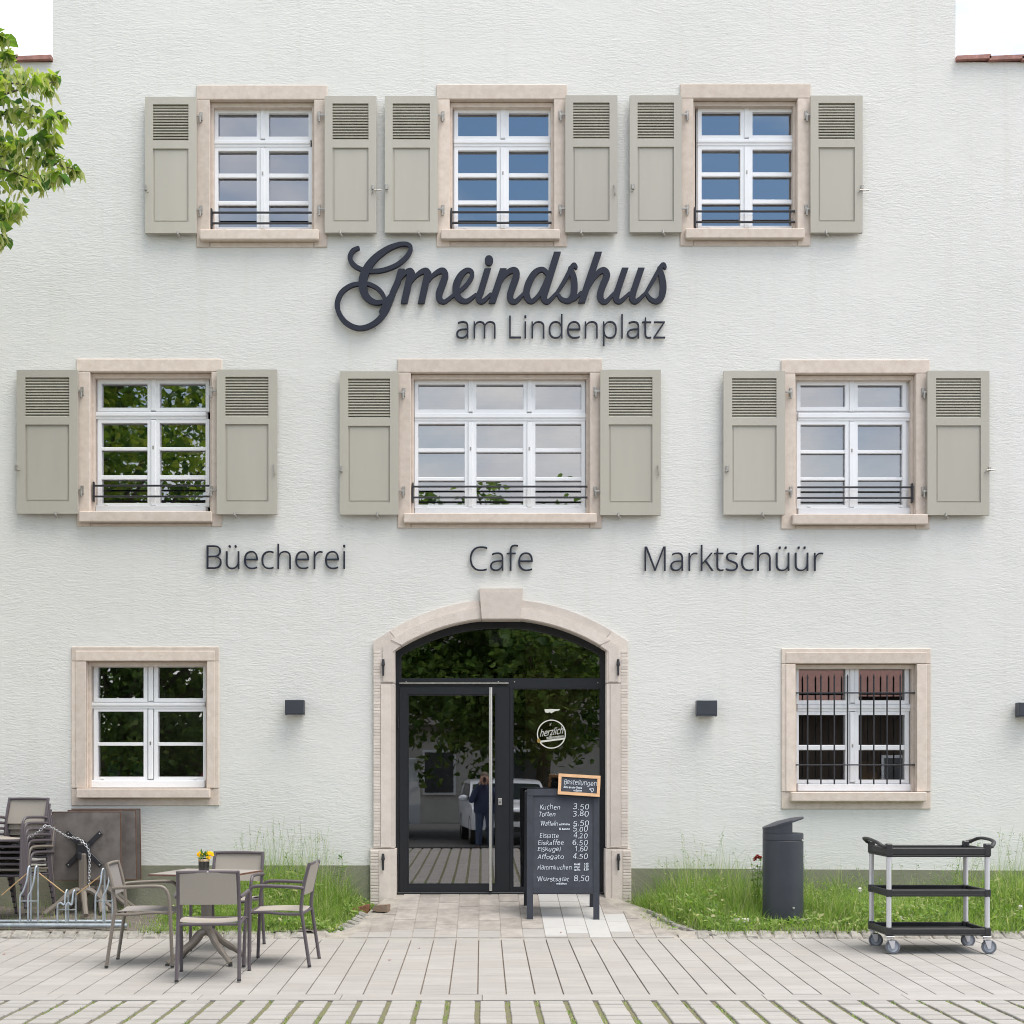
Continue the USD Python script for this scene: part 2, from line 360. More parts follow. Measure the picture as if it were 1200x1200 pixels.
# ramp to the door
def ramp_poly():
    L = [rp(376, 1099)[:2], rp(404, 1092)[:2], rp(432, 1081)[:2], rp(446, 1066)[:2], rp(466, 1049)[:2]]
    R = [rp(704, 1049)[:2], rp(728, 1059)[:2], rp(762, 1070)[:2], rp(790, 1084)[:2], rp(826, 1099)[:2]]
    return Polygon([tuple(p) for p in L] + [tuple(p) for p in R])
RP = ramp_poly()
def prism_on(poly, zf, th):
    g = trimesh.creation.extrude_polygon(poly, th, engine='earcut')
    v = g.vertices.copy(); v[:, 2] += np.array([zf(y) for y in v[:, 1]]) - th
    return _tri(v, g.faces)
ramp = obj('ramp', prism_on(RP.buffer(.10), lambda y: rz_(y) - .006, .25), M['mortar'], kind='structure')
core = Polygon([tuple(rp(a, b)[:2]) for a, b in ((408, 1098.6), (430, 1083), (466, 1061), (474, 1047.6), (704, 1047.6), (716, 1060), (752, 1078), (786, 1092), (790, 1098.6))])
for k in range(-9, 11):
    x0, x1 = X0J + k * W + .0035, X0J + (k + 1) * W - .0035
    y = RY1 - .002; first = True
    while y > BEND + .02:
        ln = rng.uniform(.12, .42) if first else (.30 if rng.random() < .6 else .40)
        first = False
        y1 = max(y - ln, BEND + .004)
        if y1 - BEND < .08: y1 = BEND + .004
        pol = sbox(x0, y1 + .0022, x1, y - .0022).intersection(core)
        if pol.area > .004 and hasattr(pol, 'exterior'):
            pxm = CX + (x0 + x1) / 2 * F / (D + (y + y1) / 2)
            new = 712 < pxm + (1098 - 1050) * 0 and False
            cxp, cyp = (x0 + x1) / 2, (y + y1) / 2
            pyy = CY + (CZ - rz_(cyp)) * F / (D + cyp)
            sx = (pxm - CX) / (F / (D + cyp)) / W
            new = (633 < pxm < 704 and 1046 < pyy < 1075) or (638 < pxm < 748 and 1075 < pyy < 1094)
            mm = M['pave_new'] if new else M['pave_old'][int(rng.integers(3))] if pyy < 1094 else M['pave'][int(rng.integers(4))]
            obj('paver', prism_on(pol, lambda yy, q=rng.uniform(-.002, .002): rz_(yy) + q, .05), mm, ramp, label='pale new paver' if new else None)
        y = y1
# flat slabs beside the ramp on the left
for pts in ([(404, 1096), (431, 1083), (448, 1083), (455, 1091), (452, 1097.5)],):
    pass

# kerb of granite setts: straight runs left and right and curves up to the ramp
kerb = sheet(np.linspace(-9, -1.45, 17), [BEND + .002, -1.64, -1.55], lambda x, y: (y - BEND) / .14 * .05 - .010, M['mortar'], 'kerb')
sheet(np.linspace(1.82, 9, 17), [BEND + .002, -1.64, -1.55], lambda x, y: (y - BEND) / .14 * .05 - .010, M['mortar'], 'mortar_bed', parent=kerb, kind=None)
def sett(cx, cy, lx, ly, z0, z1, ang):
    m = trimesh.creation.icosphere(subdivisions=1)
    m = cb(-lx / 2, lx / 2, -ly / 2, ly / 2, -.09, 0, .014)
    v = m.vertices; v += rng.uniform(-.007, .007, v.shape)
    v[:, 2] += z0 + (z1 - z0) * (v[:, 1] + ly / 2) / ly
    return tf(m, rz=ang, t=(cx, cy, 0))
x = -8.6
while x < -1.75:
    l = rng.uniform(.125, .175)
    obj('sett', sett(x + l / 2, BEND + .078 + rng.uniform(-.006, .006), l - .012, .138, .008, .062, rng.uniform(-.05, .05)), M['granite'], kerb); x += l
x = 1.98
while x < 8.6:
    l = rng.uniform(.115, .165)
    obj('sett', sett(x + l / 2, BEND + .078 + rng.uniform(-.006, .006), l - .012, .138, .008, .062, rng.uniform(-.05, .05)), M['granite'], kerb); x += l
for pts in ([(346, 1096.3), (372, 1094.5), (398, 1089), (416, 1081), (428, 1071)], [(842, 1096.3), (824, 1094.3), (798, 1086), (778, 1076), (760, 1066)]):
    c = spline([rp(*q) for q in pts], 8); L = np.r_[0, np.cumsum(np.linalg.norm(np.diff(c[:, :2], axis=0), axis=1))]
    for s in np.arange(.05, L[-1], .115):
        q = np.array([np.interp(s, L, c[:, i]) for i in range(3)]); q2 = np.array([np.interp(min(s + .05, L[-1]), L, c[:, i]) for i in range(3)])
        a = math.atan2(*(q2 - q)[[1, 0]])
        obj('sett', sett(q[0], q[1], .095, .12, rz_(q[1]) - .01, rz_(q[1]) + .03, a), M['granite'], kerb)

jw = []
rj = np.random.default_rng(61)
for _ in range(2600):
    k = int(rj.integers(-24, 24)); y = rj.uniform(-6.1, -4.73); x = X0J + k * W + rj.normal(0, .009)
    if meshkit.noise(np.array([x * 3., y * 5., 2.])) < .6: continue
    a = rj.uniform(0, 2 * PI); h = rj.uniform(.008, .03); z = float(gz(y)) - .014; w = .0035
    jw.append([[x - w, y, z], [x + w, y, z], [x + math.cos(a) * h * .8, y + math.sin(a) * h * .8, z + h]])
jw = np.array(jw)
obj('joint_moss', _tri(jw.reshape(-1, 3), np.arange(len(jw) * 3).reshape(-1, 3)), M['grass'], None, label='moss and tiny weeds in the wide joints of the front paving', cat='moss', kind='stuff')

# planting beds between the kerb and the wall
_RPB = RP.buffer(.04); shapely.prepare(_RPB)
def bedz(x, y):
    dr = float(shapely.distance(_RPB, Point(float(x), float(y)))) if abs(float(x)) < 2.6 else 1.0
    t = np.clip((y + 1.577) / 1.5, 0, 1)
    return .045 + .085 * t + .03 * (meshkit.noise(np.array([x * 2.3, y * 2.3, 3.0])) - .5) + .02 * (meshkit.noise(np.array([x * 9., y * 9., 1.0])) - .5) - .13 * max(0.0, 1 - dr / .08)
bed = sheet(np.r_[np.linspace(-9, -2.3, 40), np.linspace(-2.2, -1.03, 24)], np.linspace(-1.60, .05, 16), bedz, M['soil'], 'bed_soil')
bed2 = sheet(np.r_[np.linspace(1.20, 2.5, 26), np.linspace(2.6, 9, 40)], np.linspace(-1.60, .05, 16), bedz, M['soil'], 'bed_soil')

# ------------------------------------------------------------------ the building
house = thing('village_house', 'pale plastered house with stepped gable, grey shutters and arched glass entrance', 'building')
STEP_L, STEP_R, SH_Z = X_(62), X_(1120), Z_(73)
WINS = []
R1 = dict(outer=(-76.5, 100, 76.5, 289.5), opening=(-61, 116, 61, 272), yj=117, sill=(-71, 272, 67.5, 283.5), frame=(-57, 125, 57.5, 268.5),
          cols=[(-51, -6), (8.5, 54.5)], up=(133, 160), low=[(177, 203), (208, 235), (240, 266)], trans=(163.5, 173), bars=(248.7, 261.2), post=-59)
def win(cx, base, dy=0, **kw):
    g = {}
    for k, v in base.items():
        if k in ('outer', 'opening', 'sill', 'frame'): g[k] = (v[0] + cx, v[1] + dy, v[2] + cx, v[3] + dy)
        elif k == 'cols': g[k] = [(a + cx, b + cx) for a, b in v]
        elif k in ('up', 'trans'): g[k] = (v[0] + dy, v[1] + dy)
        elif k == 'low': g[k] = [(a + dy, b + dy) for a, b in v]
        elif k == 'bars': g[k] = tuple(a + dy for a in v) if v else None
        elif k == 'yj': g[k] = v + dy
        elif k == 'post': g[k] = v + cx
        else: g[k] = v
    g.update(kw); return g
WINS.append(win(307, R1, .5, sh=[(170, 113.5, 230, 273), (380.5, 112.5, 441, 272.5)]))
WINS.append(win(588, R1, 0, sh=[(451, 112.5, 513, 272.5), (662.5, 111.5, 723.5, 272)]))
WINS.append(win(873.3, R1, -1, sh=[(738, 111.5, 799, 272), (950, 112, 1011, 272.5)]))
WINS.append(dict(outer=(90, 421, 260.5, 617), opening=(106, 435.5, 248, 601), yj=436, sill=(95, 601, 250, 613), frame=(112, 442, 243, 601),
    cols=[(119.5, 173), (187.5, 241)], up=(450, 478), low=[(496, 524), (528, 557), (562, 589.5)], trans=(482, 492), bars=(569.3, 581.8), post=110,
    sh=[(19.5, 433.5, 91, 602), (254, 433, 324.5, 602.5)]))
WINS.append(dict(outer=(466, 421, 705.5, 619), opening=(481.5, 436, 691, 603), yj=437, sill=(473.5, 603, 698.5, 614), frame=(485, 442, 687.5, 603.5),
    cols=[(490.5, 544.5), (558.5, 613), (627.5, 681)], up=(451, 480), low=[(497, 525.5), (530, 559), (563.5, 591.5)], trans=(483.5, 494), bars=(570.3, 583), post=484,
    sh=[(398, 435, 467, 603), (703.5, 433.3, 774.5, 603.5)]))
WINS.append(dict(outer=(915, 422, 1089, 620), opening=(931.7, 437, 1072.7, 604), yj=438, sill=(926.7, 604, 1084.5, 616), frame=(933.6, 444, 1067, 604.5),
    cols=[(938, 990), (1005, 1057)], up=(451.7, 477), low=[(498, 527.6), (531.5, 559.5), (563, 591.7)], trans=(483, 494), bars=(571, 583.5), post=1068.5,
    sh=[(848, 434.5, 920, 603), (1087, 434.5, 1159.5, 603.5)]))
WINS.append(dict(outer=(84, 758, 257, 944), opening=(101.5, 773, 243, 924), yj=775, sill=(92, 924, 247.5, 935), frame=(107, 777, 241.5, 923.5),
    cols=[(115, 168.5), (185.5, 238)], up=(782, 818), low=[(834, 870), (874, 910)], trans=(822, 831), bars=None, post=0, ground=True))
WINS.append(dict(outer=(915.5, 760, 1090.5, 948), opening=(931.7, 776, 1073.5, 928), yj=778, sill=(925.5, 928, 1083, 939), frame=(933, 779.5, 1069, 927.5),
    cols=[(936, 990.5), (1006, 1060)], up=(784.5, 820.5), low=[(838, 873), (879, 913.5)], trans=(824, 834), bars=None, post=0, ground=True))

def arc(pts): return [(X_(a), Z_(b)) for a, b in pts]
DC = 586.7
def circ(x0, x1, top, Rr, n=40):
    xs = np.linspace(x0, x1, n); return [(x, top + Rr - math.sqrt(Rr * Rr - (x - DC) ** 2)) for x in xs]
inner = np.array(circ(463, 2 * DC - 463, 725.3, 226.8))
_oc = circ(456.5, 2 * DC - 456.5, 702.5, 246)
outer = np.array([(437.5, 752)] + _oc + [(2 * DC - 437.5, 752)])
hole_door = Polygon([(463, 1062)] + [tuple(p) for p in inner] + [(2 * DC - 463, 1062)])
hole_door = affinity.translate(hole_door, 0, 0)
TOPZ = 14.6
ZB = -.35
facade = Polygon([(-6.7, ZB), (6.9, ZB), (6.9, 7.4), (7.3, 7.4), (7.3, SH_Z)] + [(STEP_R, SH_Z), (STEP_R, 12.4), (2.9, 12.4), (2.9, 14.3), (-2.4, 14.3), (-2.4, 12.4), (STEP_L, 12.4), (STEP_L, SH_Z), (-6.9, SH_Z), (-6.9, 7.4), (-6.7, 7.4)])
for w in WINS:
    o = w['opening']; facade = facade.difference(rect(o[0] - 3, o[1] - 3, o[2] + 3, o[3] + 3))
hd = Polygon([(X_(a), Z_(b)) for a, b in np.array(hole_door.exterior.coords)]).buffer(.03)
facade = facade.difference(hd)
obj('wall', xz(facade, 0, .38), M['plaster'], house)
# painted plinth, a little proud of the plaster
for a, b in ((-6.7, X_(437)), (X_(736), 6.9)):
    za, zb = Z_(1014) + .02, Z_(1021)
    pol = Polygon([(a, ZB), (b, ZB), (b, Z_(1014) if b < 0 else Z_(1021)), (a, Z_(1014) if a < 0 else Z_(1017.5))])
    obj('plinth', xz(pol, -.012, 0.02), M['olive'], house)
# sides, back, storeys, roof
side = []
side.append(bx(-6.7, -6.4, .38, 9.0, ZB, 6.75)); side.append(bx(6.6, 6.9, .38, 9.0, ZB, 6.75)); side.append(bx(-6.4, 6.6, 8.7, 9.0, ZB, 6.75))
obj('side_wall', cat(side), M['plaster'], house)
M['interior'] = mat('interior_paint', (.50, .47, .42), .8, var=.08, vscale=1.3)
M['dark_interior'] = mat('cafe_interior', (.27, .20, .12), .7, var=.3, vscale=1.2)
M['floorboards'] = mat('interior_floor', (.12, .085, .055), .6, var=.25, vscale=4, stretch=(4, .5, 1))
for z in (3.25, 6.35): obj('storey_floor', bx(-6.38, 6.58, .40, 8.65, z - .2, z), M['interior'], house)
obj('attic_floor', bx(-3.9, 4.3, .40, 5.3, 8.9, 9.05), M['interior'], house)
for x in (-3.9, 4.2): obj('room_wall', bx(x, x + .1, .40, 5.19, 6.36, 8.89), M['interior'], house)
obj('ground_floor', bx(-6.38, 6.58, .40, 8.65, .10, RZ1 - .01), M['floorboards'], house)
for z0, z1 in ((RZ1, 3.04), (3.26, 6.14), (6.36, 8.88)):
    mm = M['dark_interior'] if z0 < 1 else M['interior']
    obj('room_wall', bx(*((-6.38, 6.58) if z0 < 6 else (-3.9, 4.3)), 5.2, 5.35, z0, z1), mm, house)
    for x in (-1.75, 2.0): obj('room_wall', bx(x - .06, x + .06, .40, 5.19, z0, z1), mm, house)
RL, RR, RIDGE = -6.75, 6.95, .1
for s, e in ((-1, RL), (1, RR)):
    zr, ze = 12.8, 6.9
    pol = Polygon([(e + .35 * s, ze - .35), (RIDGE, zr), (RIDGE, zr - .2), (e + .35 * s, ze - .55)])
    obj('roof', xz(pol, .40, 9.3), M['tile'], house)
# coping tiles on the gable steps
def coping(xa, xb, z):
    n = max(1, round(abs(xb - xa) / .34)); w = (xb - xa) / n
    for i in range(n):
        x0, x1 = sorted((xa + i * w, xa + (i + 1) * w))
        a = [(x0 - .012, -.05), (x1 + .004, -.05), (x1 + .004, .43), (x0 - .012, .43)]
        t = rng.uniform(-.006, .006)
        v = [[x, y, z + dz + t + .012 * (1 if i % 2 else -1) * 0 + (.016 * (xq))] for dz in (0, .042) for (x, y), xq in zip(a, (0, 1, 1, 0))]
        f = [[0, 2, 1], [0, 3, 2], [4, 5, 6], [4, 6, 7], [0, 1, 5], [0, 5, 4], [1, 2, 6], [1, 6, 5], [2, 3, 7], [2, 7, 6], [3, 0, 4], [3, 4, 7]]
        obj('coping_tile', _tri(v, f), M['tile'], house)
coping(-6.95, STEP_L - .008, SH_Z + .002); coping(STEP_R + .008, 7.35, SH_Z + .002)
coping(STEP_L - .05, -2.42, 12.402); coping(2.92, STEP_R + .05, 12.402); coping(-2.45, 2.95, 14.302)

# ---- windows
YF = .125
def window(w, idx):
    o, q, s, f, yj = w['outer'], w['opening'], w['sill'], w['frame'], w['yj']
    g = w.get('ground', False)
    sf = -.018
    def stone(name, x0, y0, x1, y1, yf=sf, yb=.30, c=.006):
        return cb(X_(x0), X_(x1), yf, yb, Z_(y1), Z_(y0), c)
    gap = .12
    m = stone('l', o[0], o[1], o[2], yj - gap)
    if g: m = cat([m, cb(X_(o[0] + 5), X_(o[2] - 5), sf - .008, sf + .02, Z_(yj - gap - .4), Z_(o[1] + 5), .004)])
    # drip fillet under the lintel, set back from the face
    obj('lintel', m, M['stone'], house)
    for a, b, sg in ((o[0], q[0], 1), (q[2], o[2], -1)):
        bot = s[1] - .3 if g else o[3]
        m = stone('j', a, yj + gap, b, bot)
        if g:
            a2, b2 = (a + 5, b) if sg == 1 else (a, b - 5)
            m = cat([m, cb(X_(a2), X_(b2), sf - .008, sf + .02, Z_(bot - .3), Z_(yj + gap + .4), .004)])
        # inner rebate
        rx = (q[0] - .2, q[0] + 3.2) if sg == 1 else (q[2] - 3.2, q[2] + .2)
        m = cat([m, cb(X_(rx[0]), X_(rx[1]), .055, .29, Z_(s[1] - .4), Z_(yj + 4), .004)])
        obj('jamb', m, M['stone'], house)
    m = cb(X_(s[0]), X_(s[2]), -.085, .27, Z_(s[3]), Z_(s[1]), .008)
    ap = (q[0] + .3, q[2] - .3) if not g else (o[0], o[2])
    m2 = cb(X_(ap[0]), X_(ap[1]), sf + .004, .28, Z_(o[3]) , Z_(s[3]) - .002, .005) if not g else cat([cb(X_(ap[0]), X_(ap[1]), sf + .004, .28, Z_(o[3]), Z_(s[1] + .3), .005)])
    obj('sill', m, M['stone'], house); obj('sill_apron', m2, M['stone'], house)
    obj('lintel_soffit', cb(X_(q[0] + .2), X_(q[2] - .2), .05, .28, Z_(yj + 5.2), Z_(yj + .25), .004), M['stone'], house)
    # timber window
    y0 = YF
    fr = rect(*f, y0)
    holes = [(c0, w['up'][0], c1, w['up'][1]) for c0, c1 in w['cols']] + [(c0, a, c1, b) for c0, c1 in w['cols'] for a, b in w['low']]
    body = fr
    for h in holes: body = body.difference(rect(h[0] - .8, h[1] - .8, h[2] + .8, h[3] + .8, y0))
    wn = obj('window', xz(body, y0 + .012, y0 + .06), M['white'], house)
    e = 4.6
    ncol = len(w['cols'])
    for c0, c1 in w['cols']:
        for r in ([w['up']], w['low']):
            ex0, ex1 = c0 - e, c1 + e; ey0, ey1 = r[0][0] - e, r[-1][1] + e
            ring = rect(ex0, ey0, ex1, ey1, y0).difference(rect(c0 - .2, r[0][0] - .2, c1 + .2, r[-1][1] + .2, y0))
            sash = obj('sash', xz(ring, y0 - .012, y0 + .03), M['white'], wn)
        for a, b in zip(w['low'][:-1], w['low'][1:]):
            obj('glazing_bar', cb(X_(c0 - .4, y0), X_(c1 + .4, y0), y0 - .006, y0 + .028, Z_(b[0], y0), Z_(a[1], y0), .006), M['white'], wn)
        for a, b in [w['up']] + w['low']:
            ax, az = rng.normal(0, .0030), rng.normal(0, .0030)
            x0, x1, z0, z1 = X_(c0 - .6, y0), X_(c1 + .6, y0), Z_(b + .6, y0), Z_(a - .6, y0)
            yc = y0 + .036
            v = [[x, yc + az * (x - (x0 + x1) / 2) + ax * (z - (z0 + z1) / 2), z] for x, z in ((x0, z0), (x1, z0), (x1, z1), (x0, z1))]
            obj('pane', _tri(v, [[0, 1, 2], [0, 2, 3]]), M['glass'], wn)
    t = w['trans']
    obj('transom', cat([cb(X_(f[0] + .6, y0), X_(f[2] - .6, y0), y0 - .032, y0 + .02, Z_(t[1] - 3.5, y0), Z_(t[0] + 1.5, y0), .008),
                        cb(X_(f[0] + .8, y0), X_(f[2] - .8, y0), y0 - .020, y0 + .018, Z_(t[1] - .5, y0), Z_(t[1] - 3.7, y0), .004)]), M['white'], wn)
    for (a0, a1), (b0, b1) in zip(w['cols'][:-1], w['cols'][1:]):
        m_ = (a1 + b0) / 2
        obj('mullion', cb(X_(m_ - 2.8, y0), X_(m_ + 2.8, y0), y0 - .027, y0 + .01, Z_(w['low'][-1][1] + 3, y0), Z_(t[1] + .6, y0), .006), M['white'], wn)
        obj('mullion', cb(X_(m_ - 2.8, y0), X_(m_ + 2.8, y0), y0 - .022, y0 + .01, Z_(t[0] - .5, y0), Z_(w['up'][0] - 6, y0), .006), M['white'], wn)
        obj('latch', cb(X_(m_ - .8, y0), X_(m_ + .8, y0), y0 - .031, y0 - .025, Z_(w['low'][0][1] + 3, y0), Z_(w['low'][0][1] - 1, y0), .002), M['zinc'], wn)
    lo = w['low'][-1][1]
    if f[3] - lo > 6:
        obj('weather_board', cb(X_(f[0] + .8, y0), X_(f[2] - .8, y0), y0 - .035, y0 + .02, Z_(f[3] - .3, y0), Z_(max(lo + 3.6, f[3] - 9), y0), .008), M['white'], wn)
    for dx in (f[0] + 12, f[2] - 14):
        obj('drain_cap', cb(X_(dx, y0), X_(dx + 4, y0), y0 - .03, y0 - .008, Z_(lo + 3.4, y0), Z_(lo + 1.6, y0), .002), M['white'], wn)
    if w['bars']:
        yb = .04
        rail = obj('guard_rail', cb(X_(w['post'] - .9, yb), X_(w['post'] + .9, yb), yb - .02, yb + .02, Z_(w['bars'][1] + 6, yb), Z_(w['bars'][0] - 4.5, yb), .003), M['iron'], house)
        for b in w['bars']:
            obj('bar', cb(X_(q[0] + 2.6, yb), X_(q[2] - 2.6, yb), yb - .012, yb + .012, Z_(b + 1.0, yb), Z_(b - 1.0, yb), .003), M['iron'], rail)
    return wn

def shutter(r, left, k, open_hook):
    x0, y0, x1, y1 = r
    yf, yb = -.078, -.036
    wpx, hpx = x1 - x0, y1 - y0
    wd = wpx > 65
    mx = 10.0 if wd else 9.2
    ly0, ly1 = y0 + (8.6 if wd else 8.6), y0 + (55 if wd else 51.5)
    py0, py1 = y0 + (64 if wd else 60.5), y1 - (14.5 if wd else 12.8)
    out, lv, pn = rect(x0, y0, x1, y1, yf), rect(x0 + mx, ly0, x1 - mx, ly1, yf), rect(x0 + mx, py0, x1 - mx, py1, yf)
    tilt = rng.uniform(-.004, .004)
    mesh = xz(out.difference(lv).difference(pn), yf, yb)
    pm = M['shutters'][int(rng.integers(3))]
    sh = obj('shutter', mesh, pm, house)
    obj('panel', cat([xz(pn.buffer(.004), yf + .016, yb - .006), xz(pn.buffer(-.018), yf + .011, yf + .0175)]), pm, sh)
    n = 14 if wd else 13
    lx0, lx1 = X_(x0 + mx - .3, yf), X_(x1 - mx + .3, yf)
    z1, z0 = Z_(ly0, yf), Z_(ly1, yf)
    st = (z1 - z0) / n
    for i in range(n):
        zc = z0 + (i + .5) * st
        b = cb(lx0, lx1, -.0225, .0225, -.0045, .0045, .0015)
        obj('slat', tf(b, rx=math.radians(48), t=(0, (yf + yb) / 2 + .001, zc)), M['slat'], sh)
    # strap hinges on the jamb side
    hx = x1 if left else x0; sg = 1 if left else -1
    for yy in (y0 + hpx * .155, y0 + hpx * .84):
        m = cat([cb(min(X_(hx - sg * 1), X_(hx + sg * 7)), max(X_(hx - sg * 1), X_(hx + sg * 7)), -.062, -.05, Z_(yy + 1.6), Z_(yy - .6), .002),
                 cb(min(X_(hx + sg * 4.5), X_(hx + sg * 8)), max(X_(hx + sg * 4.5), X_(hx + sg * 8)), -.034, -.016, Z_(yy + 4.5), Z_(yy - 5.5), .003),
                 tf(lathe([(0, -.035), (.011, -.035), (.013, .03), (.006, .045), (0, .045)], 10), t=(X_(hx + sg * 5.6), -.05, Z_(yy + 4)))])
        obj('hinge', m, M['zinc'], sh)
    # holdback at the foot
    hb = x0 + wpx * (.64 if left else .30)
    obj('holdback', tube([P(hb, y1 - 2.5, -.085), P(hb, y1 + 1, -.088), P(hb + 1.6, y1 + 3.4, -.075), P(hb + 1.2, y1 + 4, .0)], [.010, .012, .011, .008], 7), M['zinc'], sh)
    ex = x0 + 2.6 if left else x1 - 3.2
    ym = y0 + hpx * .69
    if left:
        obj('latch', cat([cb(X_(ex - 1.6), X_(ex + 1.8), -.094, -.077, Z_(ym + 3.6), Z_(ym - 3.2), .003), tube([P(ex - 1, ym + 1, -.10), P(ex + 1.4, ym + 1.8, -.10)], .007, 6)]), M['zinc'], sh)
    elif open_hook:
        obj('latch', cat([tube([P(ex - 2, ym + 3, -.085), P(ex, ym, -.095), P(ex + 5, ym - .4, -.092), P(ex + 11, ym + .4, -.09)], .006, 6), cb(X_(ex - 1.5), X_(ex + 1.5), -.092, -.077, Z_(ym + 3), Z_(ym - 2), .003)]), M['zinc'], sh)
    else:
        obj('latch', tube([P(ex - .8, ym - 5, -.079), P(ex - .6, ym - 5.5, -.098), P(ex + .6, ym + 5.5, -.098), P(ex + .4, ym + 5, -.079)], .006, 6), M['zinc'], sh)

hooks = {0: True, 2: True, 5: True}
for i, w in enumerate(WINS):
    window(w, i)
    for j, r in enumerate(w.get('sh', [])):
        shutter(r, j == 0, i, hooks.get(i, False))
# grille in front of the right ground-floor window
yg = .045
cross = [cb(X_(932, yg), X_(1073.3, yg), yg - .012, yg + .012, Z_(b + .8, yg), Z_(b - .8, yg), .002) for b in (812, 896.3)]
gr = obj('window_grille', cross[0], M['iron'], house); obj('bar', cross[1], M['iron'], gr)
for x in (946.4, 962, 977.7, 993.2, 1008.6, 1024, 1039.5, 1055):
    obj('bar', cat([tube([P(x, 919, yg), P(x, 795, yg)], .0085, 8), tf(lathe([(.0085, 0), (.011, .012), (0, .05)], 8), t=P(x, 795, yg))]), M['iron'], gr)
# interior blinds (pleated) in the brighter windows
M['blind'] = mat('white_blind', (.72, .72, .73), .8, var=.03)
def blind(w, top, bottom):
    for c0, c1 in w['cols']:
        z1, z0 = Z_(top, .25), Z_(bottom, .25); n = max(2, int((z1 - z0) / .05)); v = []; f = []
        for i in range(n + 1):
            z = z1 - (z1 - z0) * i / n; y = .235 + (.012 if i % 2 else 0)
            v += [[X_(c0 - 4, .25), y, z], [X_(c1 + 4, .25), y, z]]
        for i in range(n):
            a = 2 * i; f += [[a, a + 1, a + 3], [a, a + 3, a + 2]]
        obj('window_blind', _tri(v, f), M['blind'], house)
blind(WINS[4], 448, 560); blind(WINS[5], 448, 590)

# ---- arched doorway
jl = [(DC - 149.2, 801), (463, 801)]
def mir(pts): return [(2 * DC - a, b) for a, b in pts]
def cut(poly, c): return poly
outp = [tuple(p) for p in outer]; inp = [tuple(p) for p in inner]
def seg(curve, x0, x1):
    c = np.array(curve); xs = np.unique(np.r_[x0, c[(c[:, 0] > x0) & (c[:, 0] < x1), 0], x1])
    return [(x, float(np.interp(x, c[:, 0], c[:, 1]))) for x in xs]
SF = -.03
def arch_stone(name, pts, m=M['stone2'], y0=SF, y1=.30, prouds=None):
    p = Polygon([(X_(a), Z_(b)) for a, b in pts]).buffer(-.0022)
    mesh = xz(p, y0, y1)
    if prouds: mesh = cat([mesh] + [xz(Polygon([(X_(a), Z_(b)) for a, b in q]).buffer(-.003), y0 - d_, y0 + .01) for q, d_ in prouds])
    return obj(name, mesh, m, house)
def rib(x0, x1, y0, y1, n):
    """tooled margin of short horizontal grooves"""
    out = []
    for i in range(n):
        a, b = y0 + (y1 - y0) * i / n, y0 + (y1 - y0) * (i + 1) / n
        out.append(cb(X_(x0), X_(x1), SF - (.004 if n > 30 else .006), SF + .01, Z_(b - (.25 if n > 30 else .45)), Z_(a + (.2 if n > 30 else .35)), .0025))
    return cat(out)
for S_ in (0, 1):
    mm = (lambda q: q) if S_ == 0 else mir
    vo = seg(outp, 456.5, 562); vi = seg(inp, 470.5, 564)
    o2 = [(a, b + 9.5 - (a - 456) * .02) for a, b in vo]
    arch_stone('voussoir', mm(vo + vi[::-1]), prouds=[(mm([(a + 1.5, b + 1) for a, b in o2] + [(a, b - 1.0) for a, b in vi[::-1]]), .009)])
    ko = seg(outp, 437.5, 456.5); ki = seg(inp, 463, 470.5)
    arch_stone('springer', mm(ko + ki[::-1] + [(463, 800.4), (437.5, 800.4)]), prouds=[(mm([(448.5, 758), (456.8, 752.5), (469.5, 757.8), (461.0, 764), (461.0, 799.5), (448.5, 799.5)]), .009)])
    arch_stone('door_jamb', mm([(437.5, 801), (463, 801), (463, 993.6), (437.5, 993.6)]), prouds=[(mm([(446.5, 802), (458.5, 802), (458.5, 993), (446.5, 993)]), .009)])
    x0, x1 = sorted((mm([(438, 0)])[0][0], mm([(446, 0)])[0][0]))
    obj('tooled_margin', rib(x0, x1, 763, 992, 62), M['stone2'], house)
    arch_stone('base_stone', mm([(434, 994.3), (464.5, 994.3), (464.5, 1062), (434, 1062)]), y0=SF - .02, prouds=[(mm([(444.5, 996), (457, 996), (457, 1061), (444.5, 1061)]), .008)])
    x0, x1 = sorted((mm([(434.5, 0)])[0][0], mm([(444, 0)])[0][0]))
    obj('tooled_margin', tf(rib(x0, x1, 996, 1060, 17), t=(0, -.020, 0)), M['stone2'], house)
    for py in (773, 1000):
        x = mm([(449.5, 0)])[0][0]
        yy = SF - (.035 if py > 900 else .012)
        obj('pintle', tf(lathe([(0, 0), (.012, 0), (.020, -.06), (.012, -.075), (.010, -.17), (0, -.175)][::-1], 10), t=(X_(x), yy - .012, Z_(py))), M['iron'], house)
arch_stone('keystone', [(561.2, 690.3), (613, 690.3), (610, 727), (564, 727)], y0=-.065, prouds=[([(561.8, 694.6), (612.4, 694.6), (609.6, 726.2), (564.4, 726.2)], .008)])

